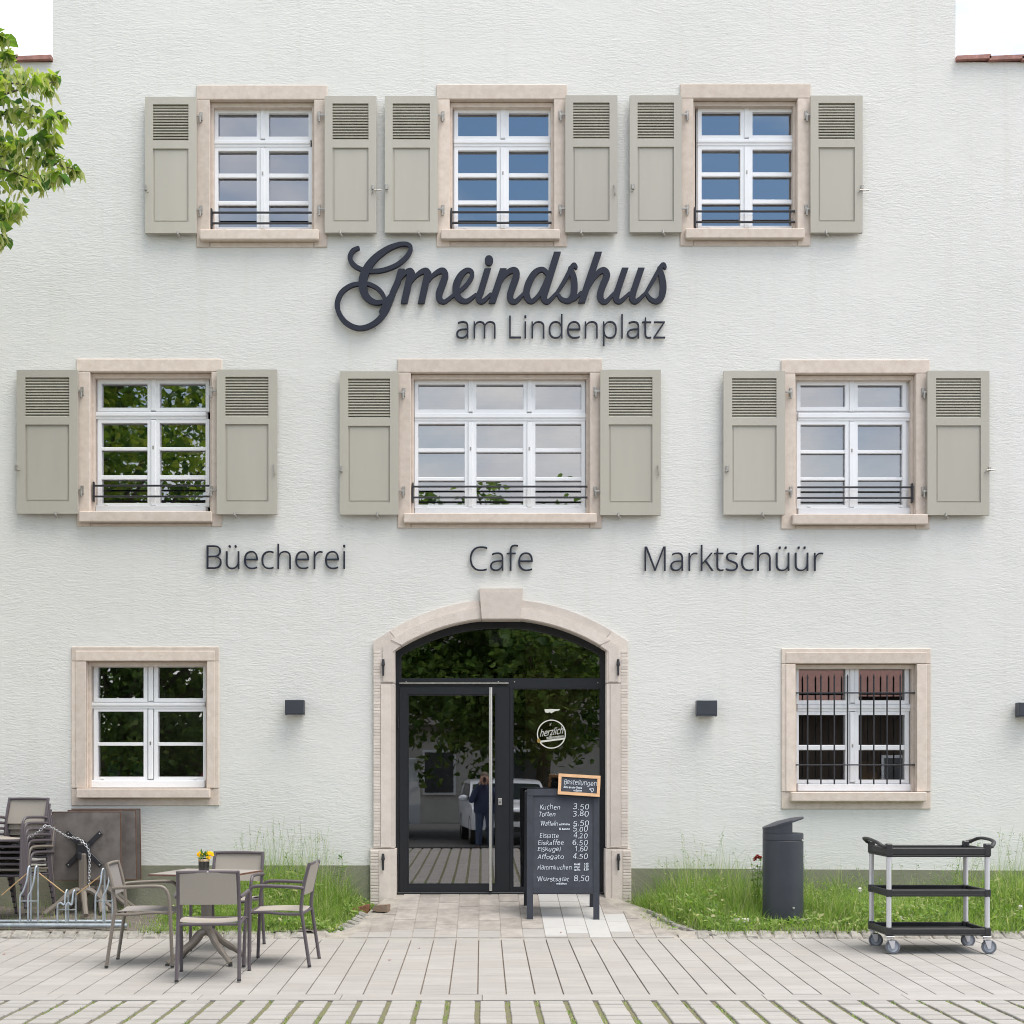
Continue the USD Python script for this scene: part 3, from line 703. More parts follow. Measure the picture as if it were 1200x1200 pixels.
# ---- glazed entrance
yd = .16
def ap(pts, y=yd): return Polygon([(X_(a, y), Z_(b, y)) for a, b in pts])
inn = seg(inp, 463.2, 2 * DC - 463.2)
fo = ap([(463.2, 1048)] + [(a, b + .5) for a, b in inn] + [(2 * DC - 463.2, 1048)])
lightT = [(469, 796), (704.3, 796)]
ina = [(a, b + 9.2) for a, b in seg(inp, 469, 704.3)]
tl = ap([(469, 796)] + ina + [(704.3, 796)])
side_l = ap([(600.5, 1041), (600.5, 806), (704.3, 806), (704.3, 1041)])
leaf_o = ap([(468, 1045.5), (468, 804.5), (597.5, 804.5), (597.5, 1045.5)])
leaf_g = ap([(477.5, 1037), (477.5, 813.5), (581.5, 813.5), (581.5, 1037)])
door = obj('entrance_door', xz(fo.difference(tl).difference(side_l).difference(leaf_o), yd, yd + .09), M['black'], house)
lf = obj('door_leaf', xz(leaf_o.buffer(-.003).difference(leaf_g), yd - .012, yd + .07), M['black'], door)
for nm, g in (('transom_glass', tl), ('side_glass', side_l), ('leaf_glass', leaf_g)):
    gg = g.buffer(.006)
    m = trimesh.creation.triangulate_polygon(gg, engine='earcut')
    v2, f2 = m
    obj(nm, _tri(np.stack([v2[:, 0], np.full(len(v2), yd + .035), v2[:, 1]], 1), f2), M['doorglass'], door)
obj('glazing_bead', xz(tl.buffer(.001).difference(tl.buffer(-.012)), yd + .006, yd + .03), M['black'], door)
obj('glazing_bead', xz(side_l.buffer(.001).difference(side_l.buffer(-.012)), yd + .006, yd + .03), M['black'], door)
obj('glazing_bead', xz(leaf_g.buffer(.001).difference(leaf_g.buffer(-.012)), yd - .004, yd + .03), M['black'], door)
obj('door_closer_rail', cb(X_(468, yd), X_(596, yd), yd - .03, yd - .001, Z_(801.8, yd), Z_(799.8, yd), .002), M['zinc'], door)
obj('threshold', cb(X_(465, yd), X_(709, yd), yd - .06, yd + .1, RZ1 - .02, RZ1 + .018, .004), M['black'], door)
hd_ = cat([tube([P(575, 1044, yd - .075), P(575, 805.5, yd - .075)], .018, 12)] + [tube([P(575, b, yd - .075), P(575, b, yd)], .009, 8) for b in (830, 1020)])
obj('door_handle', hd_, M['steel'], door, smooth=40)
obj('lock', cb(X_(583.8, yd), X_(588.2, yd), yd - .022, yd - .01, Z_(943.5, yd), Z_(935.5, yd), .003), M['steel'], door)
obj('lock_barrel', tf(lathe([(0, 0), (.008, 0), (.008, .012), (0, .012)], 10), rx=PI / 2, t=P(586, 940, yd - .02)), M['iron'], door)
for px, py in ((476, 799), (584, 799), (603, 799), (700.5, 800), (497, 1044)):
    obj('screw', tf(lathe([(0, 0), (.007, 0), (.007, .006), (0, .008)], 8), rx=PI / 2, t=P(px, py, yd - .002)), M['zinc'], door)
for a in (840, 1000):
    obj('door_hinge', tube([P(466.8, a, yd - .012), P(466.8, a + 13, yd - .012)], .010, 8), M['black'], door)

# ------------------------------------------------------------------ lettering on the wall
from PIL import Image, ImageDraw, ImageFont
_fonts = {}
def font(wght, size=220):
    k = (wght, size)
    if k not in _fonts:
        f = ImageFont.truetype(glob.glob('/opt/blender-*/*/datafiles/fonts/NotoSansKhmer*.woff2')[0], size)
        f.set_variation_by_axes([wght, 100]); _fonts[k] = f
    return _fonts[k]
_gl = {}
def glyph(ch, wght, size=220):
    """outline of one character in font pixels, baseline at 0, y up"""
    k = (ch, wght, size)
    if k not in _gl:
        f = font(wght, size); x0, y0, x1, y1 = f.getbbox(ch, anchor='ls')
        if x1 <= x0 or y1 <= y0: _gl[k] = None
        else:
            im = Image.new('L', (x1 - x0 + 8, y1 - y0 + 8)); ImageDraw.Draw(im).text((4 - x0, 4 - y0), ch, 255, f, anchor='ls')
            on = np.pad(np.asarray(im) > 127, ((0, 0), (1, 1))).astype(np.int8)
            r, s = np.nonzero(np.diff(on, axis=1) == 1); e = np.nonzero(np.diff(on, axis=1) == -1)[1]
            sh = shapely.union_all(shapely.box(s, -r - 1, e, -r)).buffer(.7).buffer(-.7).simplify(.8)
            _gl[k] = affinity.translate(sh, x0 - 4, 4 - y0)
    return _gl[k]
def line_of(text, wght, size=220):
    f = font(wght, size)
    return [(glyph(c, wght, size), f.getlength(text[:i])) for i, c in enumerate(text)], f.getlength(text)
def wall_text(name, text, px0, px1, cap_top, base, label, y0=-.012, y1=-.034, wght=270):
    items, L = line_of(text, wght)
    capH = glyph('B', wght).bounds[3]
    first = next(g for g, _ in items if g is not None)
    lo, hi = first.bounds[0], items[-1][1] + items[-1][0].bounds[2]
    sx = (X_(px1) - X_(px0)) / (hi - lo); sz = (Z_(cap_top) - Z_(base)) / capH
    t = thing(name, label, 'lettering', (X_(px0), -.0, Z_(base)))
    for g, x in items:
        if g is None: continue
        g2 = affinity.translate(affinity.scale(g, sx, sz, origin=(0, 0)), (x - lo) * sx, 0)
        obj('letter', xz(g2, y1, y0), M['navy'], t)
    return t
wall_text('wall_lettering', 'am Lindenplatz', 534.6, 779, 371, 397.3, 'thin navy letters reading am Lindenplatz under the big script name')
wall_text('wall_lettering', 'Büecherei', 242.7, 405, 639.5, 667, 'thin navy letters reading Büecherei below the left shuttered window')
wall_text('wall_lettering', 'Cafe', 550.6, 624.3, 641, 669.2, 'thin navy letters reading Cafe above the arched entrance')
wall_text('wall_lettering', 'Marktschüür', 755, 964, 641, 669.3, 'thin navy letters reading Marktschüür below the right shuttered window')

def brush(pts, n=7):
    """a pen stroke of changing width: (x, y, width) in drawing units"""
    c = spline(np.array(pts, float), n)
    parts = []
    for a, b in zip(c[:-1], c[1:]):
        parts.append(shapely.union_all([Point(a[0], a[1]).buffer(a[2] / 2, 8), Point(b[0], b[1]).buffer(b[2] / 2, 8)]).convex_hull)
    return shapely.union_all(parts)
def stem(x0, y0, x1, y1, w):
    """straight slanted stem with flat ends"""
    return Polygon([(x0 - w / 2, y0), (x0 + w / 2, y0), (x1 + w / 2, y1), (x1 - w / 2, y1)])
sh2 = lambda pts: [(x + 1142.86, y, w) for x, y, w in pts]
ST = [brush([(200,104,24),(165,122,28),(147,165,30),(165,208,30),(215,242,28),(285,257,28),(370,250,28),(460,215,28),(525,160,28),(552,108,26),(535,80,26),(480,78,28),(400,108,36),(320,165,44),(265,232,52),(234,312,56),(238,390,52),(268,440,42),(318,466,32),(365,462,26),(400,440,22),(425,405,20)]),
      brush([(482,258,34),(468,320,38),(437,390,38),(412,460,38),(380,530,36),(330,590,34),(260,630,32),(190,635,32),(120,600,32),(75,540,32),(62,470,32),(90,400,30),(150,355,28),(210,342,26),(270,343,26),(330,372,26),(366,412,26),(378,452,26),(374,490,26),(354,528,26)]),
      stem(492, 243, 478, 290, 40),
      stem(553, 262, 508, 472, 44), stem(667, 262, 622, 472, 44),
      brush([(455,345,16),(490,295,22),(525,262,30),(550,258,40),(560,275,44)]),
      brush([(540,350,16),(580,296,22),(625,262,32),(655,258,42),(670,280,44)]),
      brush([(650,350,16),(690,296,22),(735,262,32),(768,256,40),(782,288,42),(764,345,44),(742,405,44),(745,445,38),(775,462,26),(815,435,22),(850,408,20)]),
      brush([(845,412,22),(905,368,24),(955,305,26),(958,262,28),(925,252,30),(884,288,40),(856,350,46),(856,408,44),(886,448,36),(930,456,28),(985,415,20)]),
      stem(1066, 240, 1018, 400, 42), brush([(1018,398,42),(1004,440,38),(1030,460,28),(1085,412,20)]),
      affinity.scale(Point(1074, 186).buffer(1, 24), 28, 33),
      stem(1170, 240, 1094, 470, 44),
      brush(sh2([(-22,390,18),(20,306,24),(66,260,34),(105,253,40),(114,290,44),(86,370,44),(72,420,42),(80,452,36),(110,459,28),(165,405,20)])),
      brush(sh2([(322,275,30),(288,246,30),(238,268,38),(197,335,44),(181,400,44),(195,448,36),(226,455,28),(275,400,26),(325,290,22)])),
      stem(388+1142.86, 130, 306+1142.86, 395, 46), brush(sh2([(305,392,46),(298,440,40),(326,460,28),(380,405,20)])),
      brush(sh2([(378,412,20),(435,322,26),(478,240,28),(498,216,28),(512,232,22)])),
      brush(sh2([(474,240,30),(496,300,40),(501,370,44),(490,428,42),(458,455,32),(415,444,26),(390,408,18)])), brush(sh2([(455,455,26),(505,440,22),(545,400,18)])),
      stem(662+1142.86, 130, 549+1142.86, 468, 46),
      brush(sh2([(572,410,20),(618,322,26),(662,266,34),(700,253,40),(717,288,44),(692,350,44),(674,410,44),(682,450,36),(712,460,28),(765,405,20)])),
      stem(840+1142.86, 236, 790+1142.86, 385, 44), brush(sh2([(790,383,44),(780,438,40),(806,459,28),(868,405,20)])),
      stem(948+1142.86, 236, 898+1142.86, 385, 44), brush(sh2([(898,383,44),(888,438,40),(914,459,28),(975,405,20)])),
      brush(sh2([(972,410,20),(1030,312,26),(1072,238,28),(1094,214,28),(1106,232,22)])),
      brush(sh2([(1068,240,30),(1086,300,40),(1093,370,44),(1081,430,42),(1050,458,32),(1010,445,26),(982,408,18)]))]
script = shapely.union_all([s.buffer(.5) for s in ST])
to_wall = lambda g: affinity.affine_transform(g, [.175 / SW, 0, 0, -.175 / SW, X_(385), Z_(275)])
dot = to_wall(ST[11])
word = to_wall(shapely.union_all([s.buffer(.5) for i, s in enumerate(ST) if i != 11])).simplify(.0006)
t = thing('script_sign', 'large navy script sign reading Gmeindshus below the top windows', 'sign', (0, 0, 0))
obj('script_word', xz(word, -.066, -.022), M['navy'], t); obj('letter_dot', xz(dot, -.066, -.022), M['navy'], t)
for px, py in ((440, 385), (470, 300), (520, 340), (600, 340), (690, 350), (752, 345)):
    obj('mounting_pin', tube([P(px, py, -.03), P(px, py, .01)], .005, 6), M['zinc'], t)

# wall lamps: plain cubes with a recessed light slot below and a back plate
for px0, px1, py0, py1, lab in ((336, 358, 821, 838.3, 'anthracite cube wall lamp left of the entrance'), (814.5, 838, 821.5, 840, 'anthracite cube wall lamp between entrance and barred window'), (1188.5, 1212, 824, 841, 'anthracite cube wall lamp cut off at the right edge')):
    t = thing('wall_lamp', lab, 'wall lamp', P((px0 + px1) / 2, py1), group='cube lamps on the facade')
    w_, h_ = (px1 - px0) / SW / 2, (py1 - py0) / SW
    w_ *= .992
    obj('lamp_body', cat([cb(-w_, w_, -.135, -.02, .012, h_, .004), cb(-w_, -w_ + .006, -.135, -.02, 0, .011, .002), cb(w_ - .006, w_, -.135, -.02, 0, .011, .002), cb(-w_ + .007, w_ - .007, -.135, -.129, 0, .011, .002)]), M['anthracite'], t)
    obj('back_plate', cb(-w_ + .02, w_ - .02, -.019, .004, .02, h_ - .02, .002), M['black'], t)
    obj('lens', cb(-w_ + .012, w_ - .012, -.122, -.03, .004, .0118, .002), M['white'], t)

# ------------------------------------------------------------------ terrace furniture
M['taupe'] = mat('taupe_tube', (.175, .150, .125), .45, var=.05)
M['plum'] = mat('plum_tube', (.085, .070, .078), .45, var=.05)
M['sling'] = usdkit.material(stage, '/World/Looks/sling', {
    'g': ('geometry', {}), 'w1': ('wave_texture', {'scale': 90.0}), 'n': ('noise_texture', {'scale': 260.0, 'detail': 2.0}),
    'r': ('rgb_ramp', {'ramp': [(0, (.255, .228, .195)), (.5, (.32, .288, .25)), (1, (.375, .34, .298))]}), 'b': ('bump', {'strength': .3, 'distance': .002}),
    'p': ('principled_bsdf', {'roughness': .8, 'specular_ior_level': .3})},
    [('g.position', 'n.vector'), ('n.fac', 'r.fac'), ('r.color', 'p.base_color'), ('n.fac', 'b.height'), ('b.normal', 'p.normal')], surface='p.BSDF')
M['sling_dark'] = mat('sling_dark', (.235, .215, .205), .8, var=.12, vscale=220, spec=.3)
M['rubber'] = mat('rubber_foot', (.02, .02, .02), .8)

def chair_parts(t, frame, seatm, backm):
    """faces +y; origin on the ground under the middle of the seat"""
    for s in (-1, 1):
        pts = [(s * .265, .262, .014), (s * .265, .245, .42), (s * .266, .232, .57), (s * .266, .20, .633), (s * .266, .14, .650), (s * .262, -.02, .648), (s * .250, -.17, .640), (s * .236, -.212, .632)]
        obj('arm', tube(spline(pts, 5), .0145, 9), frame, t, smooth=40)
        pts = [(s * .232, -.262, .014), (s * .230, -.205, .40), (s * .228, -.196, .48), (s * .226, -.218, .66), (s * .222, -.262, .832)]
        obj('leg', tube(spline(pts, 5), .0145, 9), frame, t, smooth=40)
        obj('foot_cap', tube([(s * .265, .2622, 0), (s * .265, .262, .016)], .0155, 9), M['rubber'], t)
        obj('foot_cap', tube([(s * .232, -.263, 0), (s * .232, -.262, .016)], .0155, 9), M['rubber'], t)
        obj('side_rail', tube(spline([(s * .236, .238, .430), (s * .235, .10, .438), (s * .232, -.06, .424), (s * .230, -.200, .425)], 4), .0125, 8), frame, t, smooth=40)
        obj('arm_bracket', tube([(s * .262, .236, .43), (s * .236, .236, .43)], .011, 8), frame, t)
    obj('front_rail', tube(spline([(-.236, .240, .430), (0, .250, .426), (.236, .240, .430)], 4), .0135, 8), frame, t, smooth=40)
    obj('rear_rail', tube([(-.230, -.196, .425), (.230, -.196, .425)], .012, 8), frame, t, smooth=40)
    obj('top_rail', tube(spline([(-.222, -.262, .822), (0, -.270, .826), (.222, -.262, .822)], 4), .0125, 8), frame, t, smooth=40)
    def cloth(fn, nu=7, nv=7, th=.004):
        v = []; f = []
        for q in (0, 1):
            for i in range(nu):
                for j in range(nv):
                    v.append(np.array(fn(i / (nu - 1), j / (nv - 1), q * th)))
        n = nu * nv
        for i in range(nu - 1):
            for j in range(nv - 1):
                a = i * nv + j; f += [[a, a + 1, a + nv + 1], [a, a + nv + 1, a + nv]]; f += [[n + a, n + a + nv + 1, n + a + 1], [n + a, n + a + nv, n + a + nv + 1]]
        edge = [i * nv for i in range(nu)] + [(nu - 1) * nv + j for j in range(1, nv)] + [i * nv + nv - 1 for i in range(nu - 2, -1, -1)] + list(range(nv - 2, 0, -1))
        for a, b in zip(edge, edge[1:] + edge[:1]): f += [[a, b, n + b], [a, n + b, n + a]]
        return _tri(v, f)
    obj('seat', cloth(lambda u, w, q: ((u - .5) * .452, -.19 + .43 * w, .438 + .012 * math.sin(w * PI * .9 + .5) - .014 * math.sin(u * PI) + q)), seatm, t, smooth=60)
    obj('backrest', cloth(lambda u, w, q: ((u - .5) * (.430 - .012 * w), -.212 - .058 * w - .012 * math.sin(u * PI) + q, .575 + .25 * w)), backm, t, smooth=60)
    obj('rivet', tf(lathe([(0, 0), (.008, 0), (.006, .004), (0, .006)], 8), rx=PI / 2, t=(0, -.282, .826)), M['steel'], t)

G1 = 'armchairs round the cafe table'
def gpos(x, y): return (x, y, float(gz(y)))
c1 = thing('cafe_chair', 'plum-brown armchair with its back to the viewer, in front of the cafe table', 'chair', gpos(-2.085, -3.76), math.radians(5), G1)
chair_parts(c1, M['plum'], M['sling'], M['sling'])
c2 = thing('cafe_chair', 'light taupe armchair seen from the side, left of the cafe table', 'chair', gpos(-2.755, -3.13), math.radians(-90 + 4), G1)
chair_parts(c2, M['taupe'], M['sling_dark'], M['sling_dark'])
dup(c1, 'plum-brown armchair seen from the side, right of the cafe table', gpos(-1.635, -3.10), math.radians(90 - 3), G1)
dup(c1, 'plum-brown armchair facing the viewer, behind the cafe table', gpos(-2.22, -2.28), math.radians(180 - 8), G1)

M['top_grey'] = mat('laminate_grey', (.27, .245, .225), .45, var=.18, vscale=9, detail=7)
M['top_dark'] = mat('laminate_slate', (.115, .098, .088), .5, col2=(.21, .185, .17), vscale=7, detail=9)
M['edge_red'] = mat('laminate_edge', (.125, .058, .035), .5, var=.25, vscale=14)
def pedestal(t, h, m, spread=.29, hub=.24, rot=0.0):
    obj('column', cat([cb(-.036, .036, -.036, .036, hub - .02, h - .02, .010)]), m, t)
    for k in range(4):
        a = rot + PI / 4 + k * PI / 2; c, s = math.cos(a), math.sin(a)
        pts = [(.02 * c, .02 * s, hub), (.07 * c, .07 * s, hub - .006), (.14 * c, .14 * s, hub - .075), (spread * .75 * c * 1.1, spread * .75 * s * 1.1, .10), (spread * 1.25 * c, spread * 1.25 * s, .018)]
        obj('leg', tube(spline(pts, 4), [.030] * 8 + [.027] * 5 + [.020] * 4, 8), m, t, smooth=40)
        obj('foot', tf(lathe([(0, 0), (.020, 0), (.016, .012), (0, .014)], 10), t=(spread * 1.25 * c, spread * 1.25 * s, 0)), M['rubber'], t)
tb = thing('cafe_table', 'square grey bistro table set with a flower glass, on a four-legged column foot', 'table', gpos(-2.275, -3.02), math.radians(-14))
obj('table_top', cb(-.345, .345, -.345, .345, .722, .738, .003), M['top_grey'], tb)
obj('edge_band', cat([cb(-.348, .348, -.348, -.3455, .7225, .7375, .001), cb(-.348, .348, .3455, .348, .7225, .7375, .001), cb(-.348, -.3455, -.3454, .3454, .7225, .7375, .001), cb(.3455, .348, -.3454, .3454, .7225, .7375, .001)]), M['edge_red'], tb)
obj('top_bracket', cat([tf(cb(-.21, .21, -.022, .022, .70, .7215, .003), rz=PI / 4), tf(cb(-.21, .21, -.022, .022, .698, .7195, .003), rz=-PI / 4)]), M['iron'], tb)
pedestal(tb, .70, M['taupe'], rot=math.radians(12))
# flowers in a dark glass on the table
fz = float(gz(-3.02)) + .738
fx = X_(239, -3.1)
fl = thing('flower_glass', 'dark glass with raffia band and yellow blossoms on the cafe table', 'flower vase', (fx, -3.10, fz))
M['darkglass'] = mat('dark_glass', (.015, .014, .012), .08, spec=.8)
M['raffia'] = mat('raffia', (.42, .32, .20), .9, var=.3, vscale=60)
M['petal'] = leafmat('yellow_petal', [(0, (.80, .50, .01)), (1, (.90, .68, .03))], .3, .6)
M['bluedish'] = mat('blue_dish', (.03, .035, .10), .25)
obj('jar', lathe([(0, 0.010), (.040, .010), (.044, .02), (.045, .118), (.041, .118), (.040, .024), (0, .022)], 20), M['darkglass'], fl, smooth=40)
obj('raffia_band', lathe([(.0455, .092), (.0475, .095), (.0475, .110), (.0455, .113)], 20), M['raffia'], fl)
obj('dish', lathe([(0, .0), (.04, .0), (.066, .008), (.068, .013), (.040, .009), (0, .009)], 20), M['bluedish'], fl, smooth=40)
ro = np.random.default_rng(3)
for (cx, cz, r) in ((-.032, .150, .026), (.048, .142, .036), (.02, .158, .018)):
    v = []; f = []
    for k in range(26):
        d = ro.normal(size=3); d /= np.linalg.norm(d); u = np.cross(d, ro.normal(size=3)); u /= np.linalg.norm(u); w = np.cross(d, u)
        c = np.array([cx, -.01, cz]) + d * r * .55; b = len(v)
        v += [c - d * r * .3, c + u * r * .45 + d * r * .15, c + d * r * .55, c - u * r * .45 + d * r * .15]; f += [[b, b + 1, b + 2], [b, b + 2, b + 3]]
    if r > .02: obj('blossom', _tri(v, f), M['petal'], fl)
v = []; f = []
for k in range(44):
    a = ro.uniform(0, 2 * PI); rr = ro.uniform(.0, .034); c = np.array([rr * math.cos(a), rr * math.sin(a), ro.uniform(.115, .150)]); u = ro.normal(size=3) * .014; w = ro.normal(size=3) * .010 + [0, 0, .016]; b = len(v)
    v += [c, c + u * .5 + w * .6, c + w * 1.6, c - u * .5 + w * .6]; f += [[b, b + 1, b + 2], [b, b + 2, b + 3]]
obj('leaves', _tri(v, f), M['herb'], fl)

# stacked chairs at the left edge
def stacked(n, x, y, rz, labels, group):
    z0 = .10
    for i in range(n):
        ox, oy = -math.sin(rz) * -.022 * i * -1, math.cos(rz) * .022 * i
        loc = (x + math.sin(-rz) * .020 * i, y + math.cos(rz) * .020 * i, z0 + .058 * i)
        if labels[i][1] is None: r = dup(c1 if labels[i][2] == 'p' else c2, labels[i][0], loc, rz, group)
STK = 'armchairs stacked at the wall'
n = 7
pos = ['lowest', 'second from the bottom', 'third from the bottom', 'fourth from the bottom', 'fifth from the bottom', 'second from the top', 'topmost']
stacked(n, X_(24, -.72), -.72, math.radians(180 - 16), [(f'brown armchair, {pos[i]} in the chained chair stack beside the leaning tables', None, 'p' if i not in (1,) else 't') for i in range(n)], STK)
pos2 = ['lowest', 'second from the bottom', 'middle', 'second from the top', 'topmost']
stacked(5, X_(-50, -.75), -.75, math.radians(180 + 10), [(f'brown armchair, {pos2[i]} in the stack cut off by the left edge', None, 'p') for i in range(5)], STK)

# tilted bistro tables leaning in a row
TT = 'folded bistro tables beside the chair stack'
def folded(px0, px1, py0, py1, y, label, front=True, edge=.02):
    x0, x1, z0, z1 = X_(px0, y), X_(px1, y), Z_(py1, y), Z_(py0, y)
    cx = (x0 + x1) / 2; g = .115
    t = thing('folded_table', label, 'table', (cx, y, g), 0, TT)
    hw, hz0, hz1 = (x1 - x0) / 2, z0 - g, z1 - g
    lean = lambda m: tf(tf(m, t=(0, 0, -(hz0 + hz1) / 2)), rx=math.radians(3.0), t=(0, 0, (hz0 + hz1) / 2))
    obj('table_top', lean(cb(-hw + .006, hw - .006, -.008, .010, hz0 + .006, hz1 - .006, .002)), M['top_dark'], t)
    obj('edge_band', lean(cat([cb(-hw, -hw + .0055, -.009, .011, hz0, hz1, .001), cb(hw - .0055, hw, -.009, .011, hz0, hz1, .001), cb(-hw + .0056, hw - .0056, -.009, .011, hz0, hz0 + .0055, .001), cb(-hw + .0056, hw - .0056, -.009, .011, hz1 - .0055, hz1, .001)])), M['edge_red'], t)
    cz = (hz0 + hz1) / 2 - .03
    br = [tf(cb(-.245, .245, -.034, -.012, -.024, .024, .003), ry=a, t=(-.02, 0, cz)) for a in (PI / 4, -PI / 4)]
    br[1] = tf(br[1], t=(0, -.002, 0))
    if front:
        obj('cross_bracket', cat(br + [cb(-.085, .045, -.075, -.036, cz - .09, cz + .055, .006)]), M['iron'], t)
        for sx in (-1, 1):
            for sz in (-1, 1): obj('bolt', tf(lathe([(0, 0), (.009, 0), (.006, .006), (0, .007)], 8), rx=PI / 2, t=(-.02 + sx * .158, -.035, cz + sz * .158)), M['steel'], t)
        obj('tilt_catch', cat([tube(spline([(-.075, -.09, cz + .05), (-.07, -.10, cz + .085), (0, -.10, cz + .085), (.03, -.09, cz + .05)], 4), .008, 7), cb(-.06, -.02, -.125, -.075, cz - .10, cz - .03, .006)]), M['iron'], t)
        st = thing
    obj('column', cb(-.056, .016, -.115, -.045, .225, cz - .04, .010), M['taupe'], t)
    for (ax, ay) in ((-.33, -.16), (.12, -.30), (-.10, .20), (.30, .12)):
        pts = [(-.02, -.08, .235), (-.02 + ax * .25, -.08 + ay * .25, .225), (-.02 + ax * .6, -.08 + ay * .6, .125), (-.02 + ax, -.08 + ay, .012)]
        obj('leg', tube(spline(pts, 5), [.031] * 10 + [.026] * 6, 8), M['taupe'], t, smooth=40)
folded(84.5, 165, 947.5, 1030.5, -.13, 'rearmost folded table with reddish edges, against the wall behind two others', False)
folded(80, 160, 949, 1031, -.23, 'middle folded table peeking out right of the front one', False)
folded(61.7, 142, 951, 1032, -.46, 'front folded table showing its slate underside and black cross bracket')

# chain
lk = []
path = np.vstack([spline([P(2, 993, -.98), P(14, 991, -.99), P(30, 984, -1.02), P(46, 974, -1.04), P(54, 967.5, -1.02), P(66, 973, -.92), P(80, 981, -.72), P(92, 983, -.62), P(100, 990, -.62), P(104.5, 1000, -.62), P(104.5, 1020, -.63), P(104, 1043, -.63)], 10)])
Ls = np.r_[0, np.cumsum(np.linalg.norm(np.diff(path, axis=0), axis=1))]
sp = .027; kk = 0
for s in np.arange(0, Ls[-1] - sp, sp):
    a = np.array([np.interp(s, Ls, path[:, i]) for i in range(3)]); b = np.array([np.interp(s + sp, Ls, path[:, i]) for i in range(3)])
    T = (b - a) / np.linalg.norm(b - a); U = np.cross(T, [0, 1, 0]); U /= np.linalg.norm(U); V = np.cross(T, U)
    if kk % 2: U = V
    c = (a + b) / 2; an = np.arange(10) / 10 * 2 * PI
    ring = [c + T * (.011 * math.copysign(1, math.cos(q)) * .55 + .012 * math.cos(q)) + U * .0105 * math.sin(q) for q in an]
    lk.append(tube(ring, .0036, 5, closed=True)); kk += 1
M['chain'] = mat('galvanised_chain', (.55, .55, .57), .35, metal=.8, var=.2, vscale=60)
obj('security_chain', cat(lk), M['chain'], None, smooth=True, label='galvanised security chain slung over stacked chairs and folded table', cat='chain')

# bicycle rack
M['galv'] = mat('galvanised_steel', (.40, .44, .48), .42, metal=.75, var=.25, vscale=14)
yb = -1.44
br = thing('bike_rack', 'low galvanised bicycle rack with wheel hoops standing on the kerb', 'bike rack', (0, 0, 0))
def bp(px, py, dy=0.0): return P(px, py, yb + dy)
obj('base_tube', tube([bp(-90, 1084.4), bp(149, 1084.4)], .021, 10), M['galv'], br, smooth=40)
obj('base_tube', tube([bp(-90, 1079.8, .28), bp(146, 1079.8, .28)], .018, 10), M['galv'], br, smooth=40)
def hoop(px, top, flip=1, bulge=9, foot=1081):
    p = [bp(px - bulge * flip, foot), bp(px - bulge * flip, 1052 if top < 1030 else 1062), bp(px - bulge * .7 * flip, 1045 if top < 1030 else 1058), bp(px - 3.2 * flip, top + 17), bp(px - 1.6 * flip, top + 4, .02), bp(px, top, .04), bp(px + 1.4 * flip, top + 4, .07), bp(px + 1.5 * flip, top + 20, .09), bp(px + 1.6 * flip, foot, .09)]
    obj('hoop', tube(spline(p, 5), .0085, 8), M['galv'], br, smooth=40)
    a = bulge * flip
    obj('hoop_bar', tube([bp(px - a * .98, 1056 if top < 1030 else 1066), bp(px + 1.5 * flip, 1056 if top < 1030 else 1066, .09)], .006, 6), M['galv'], br)
for px, top, b in ((-6, 1015, 9), (34.6, 1015, 11), (43, 1015, 10), (78.5, 1043, 11), (87.3, 1043, 10), (121, 1018, 9), (130, 1020, 9), (-42, 1043, 10), (-52, 1043, 10)):
    hoop(px, top, 1, b)
M['wood_rod'] = mat('wooden_rod', (.42, .27, .13), .6, var=.2, vscale=20)
for a in (((2, 1049), (33.5, 1022)), ((45.5, 1023), (77, 1047.5)), ((89.5, 1048.5), (120, 1024.5)), ((-40, 1047), (-8, 1023))):
    obj('rod', tube([bp(*a[0], .04), bp(*a[1], .04)], .0055, 6), M['wood_rod'], br)

# ------------------------------------------------------------------ chalk board by the door
M['board_frame'] = mat('board_frame', (.020, .023, .032), .55, var=.2, vscale=10)
M['chalkboard'] = mat('chalkboard', (.032, .035, .044), .75, col2=(.055, .060, .074), vscale=4, detail=8, spec=.3)
M['chalk'] = mat('chalk', (.74, .80, .86), .95, var=.15, vscale=150)
M['pine'] = mat('pine_frame', (.60, .36, .19), .6, var=.15, vscale=10, stretch=(1, 1, 4))
fl_, fr_ = rp(620.5, 1077), rp(699, 1078)
bl_, br_ = rp(616, 1061), rp(693, 1062.3)
yF, yB = (fl_[1] + fr_[1]) / 2, (bl_[1] + br_[1]) / 2
aT = P(660, 924.5, (yF + yB) / 2 - .06)
ab = thing('chalk_board_stand', 'folding anthracite pavement board with handwritten chalk price list', 'menu board', (0, 0, 0))
def leanp(px, py, off=0.0):
    """point of the front leaf: it leans from its feet back towards the apex"""
    y = yF
    for _ in range(6):
        z = P(px, py, y)[2]; k = (z - fl_[2]) / (aT[2] - fl_[2]); y = yF + (aT[1] - yF) * k - off
    return P(px, py, y)
def quadslab(c, th=.022, cham=0):
    """slab through four corners (clockwise from top left), thickness towards the wall"""
    c = np.array(c); n = np.cross(c[1] - c[0], c[3] - c[0]); n /= np.linalg.norm(n)
    if n[1] < 0: n = -n
    v = np.vstack([c, c + n * th])
    f = [[0, 1, 2], [0, 2, 3], [4, 6, 5], [4, 7, 6], [0, 4, 5], [0, 5, 1], [1, 5, 6], [1, 6, 2], [2, 6, 7], [2, 7, 3], [3, 7, 4], [3, 4, 0]]
    return _tri(v, f)
def lq(x0, y0, x1, y1, off=0.0, th=.022): return quadslab([leanp(x0, y0, off), leanp(x1, y0, off), leanp(x1, y1, off), leanp(x0, y1, off)], th)
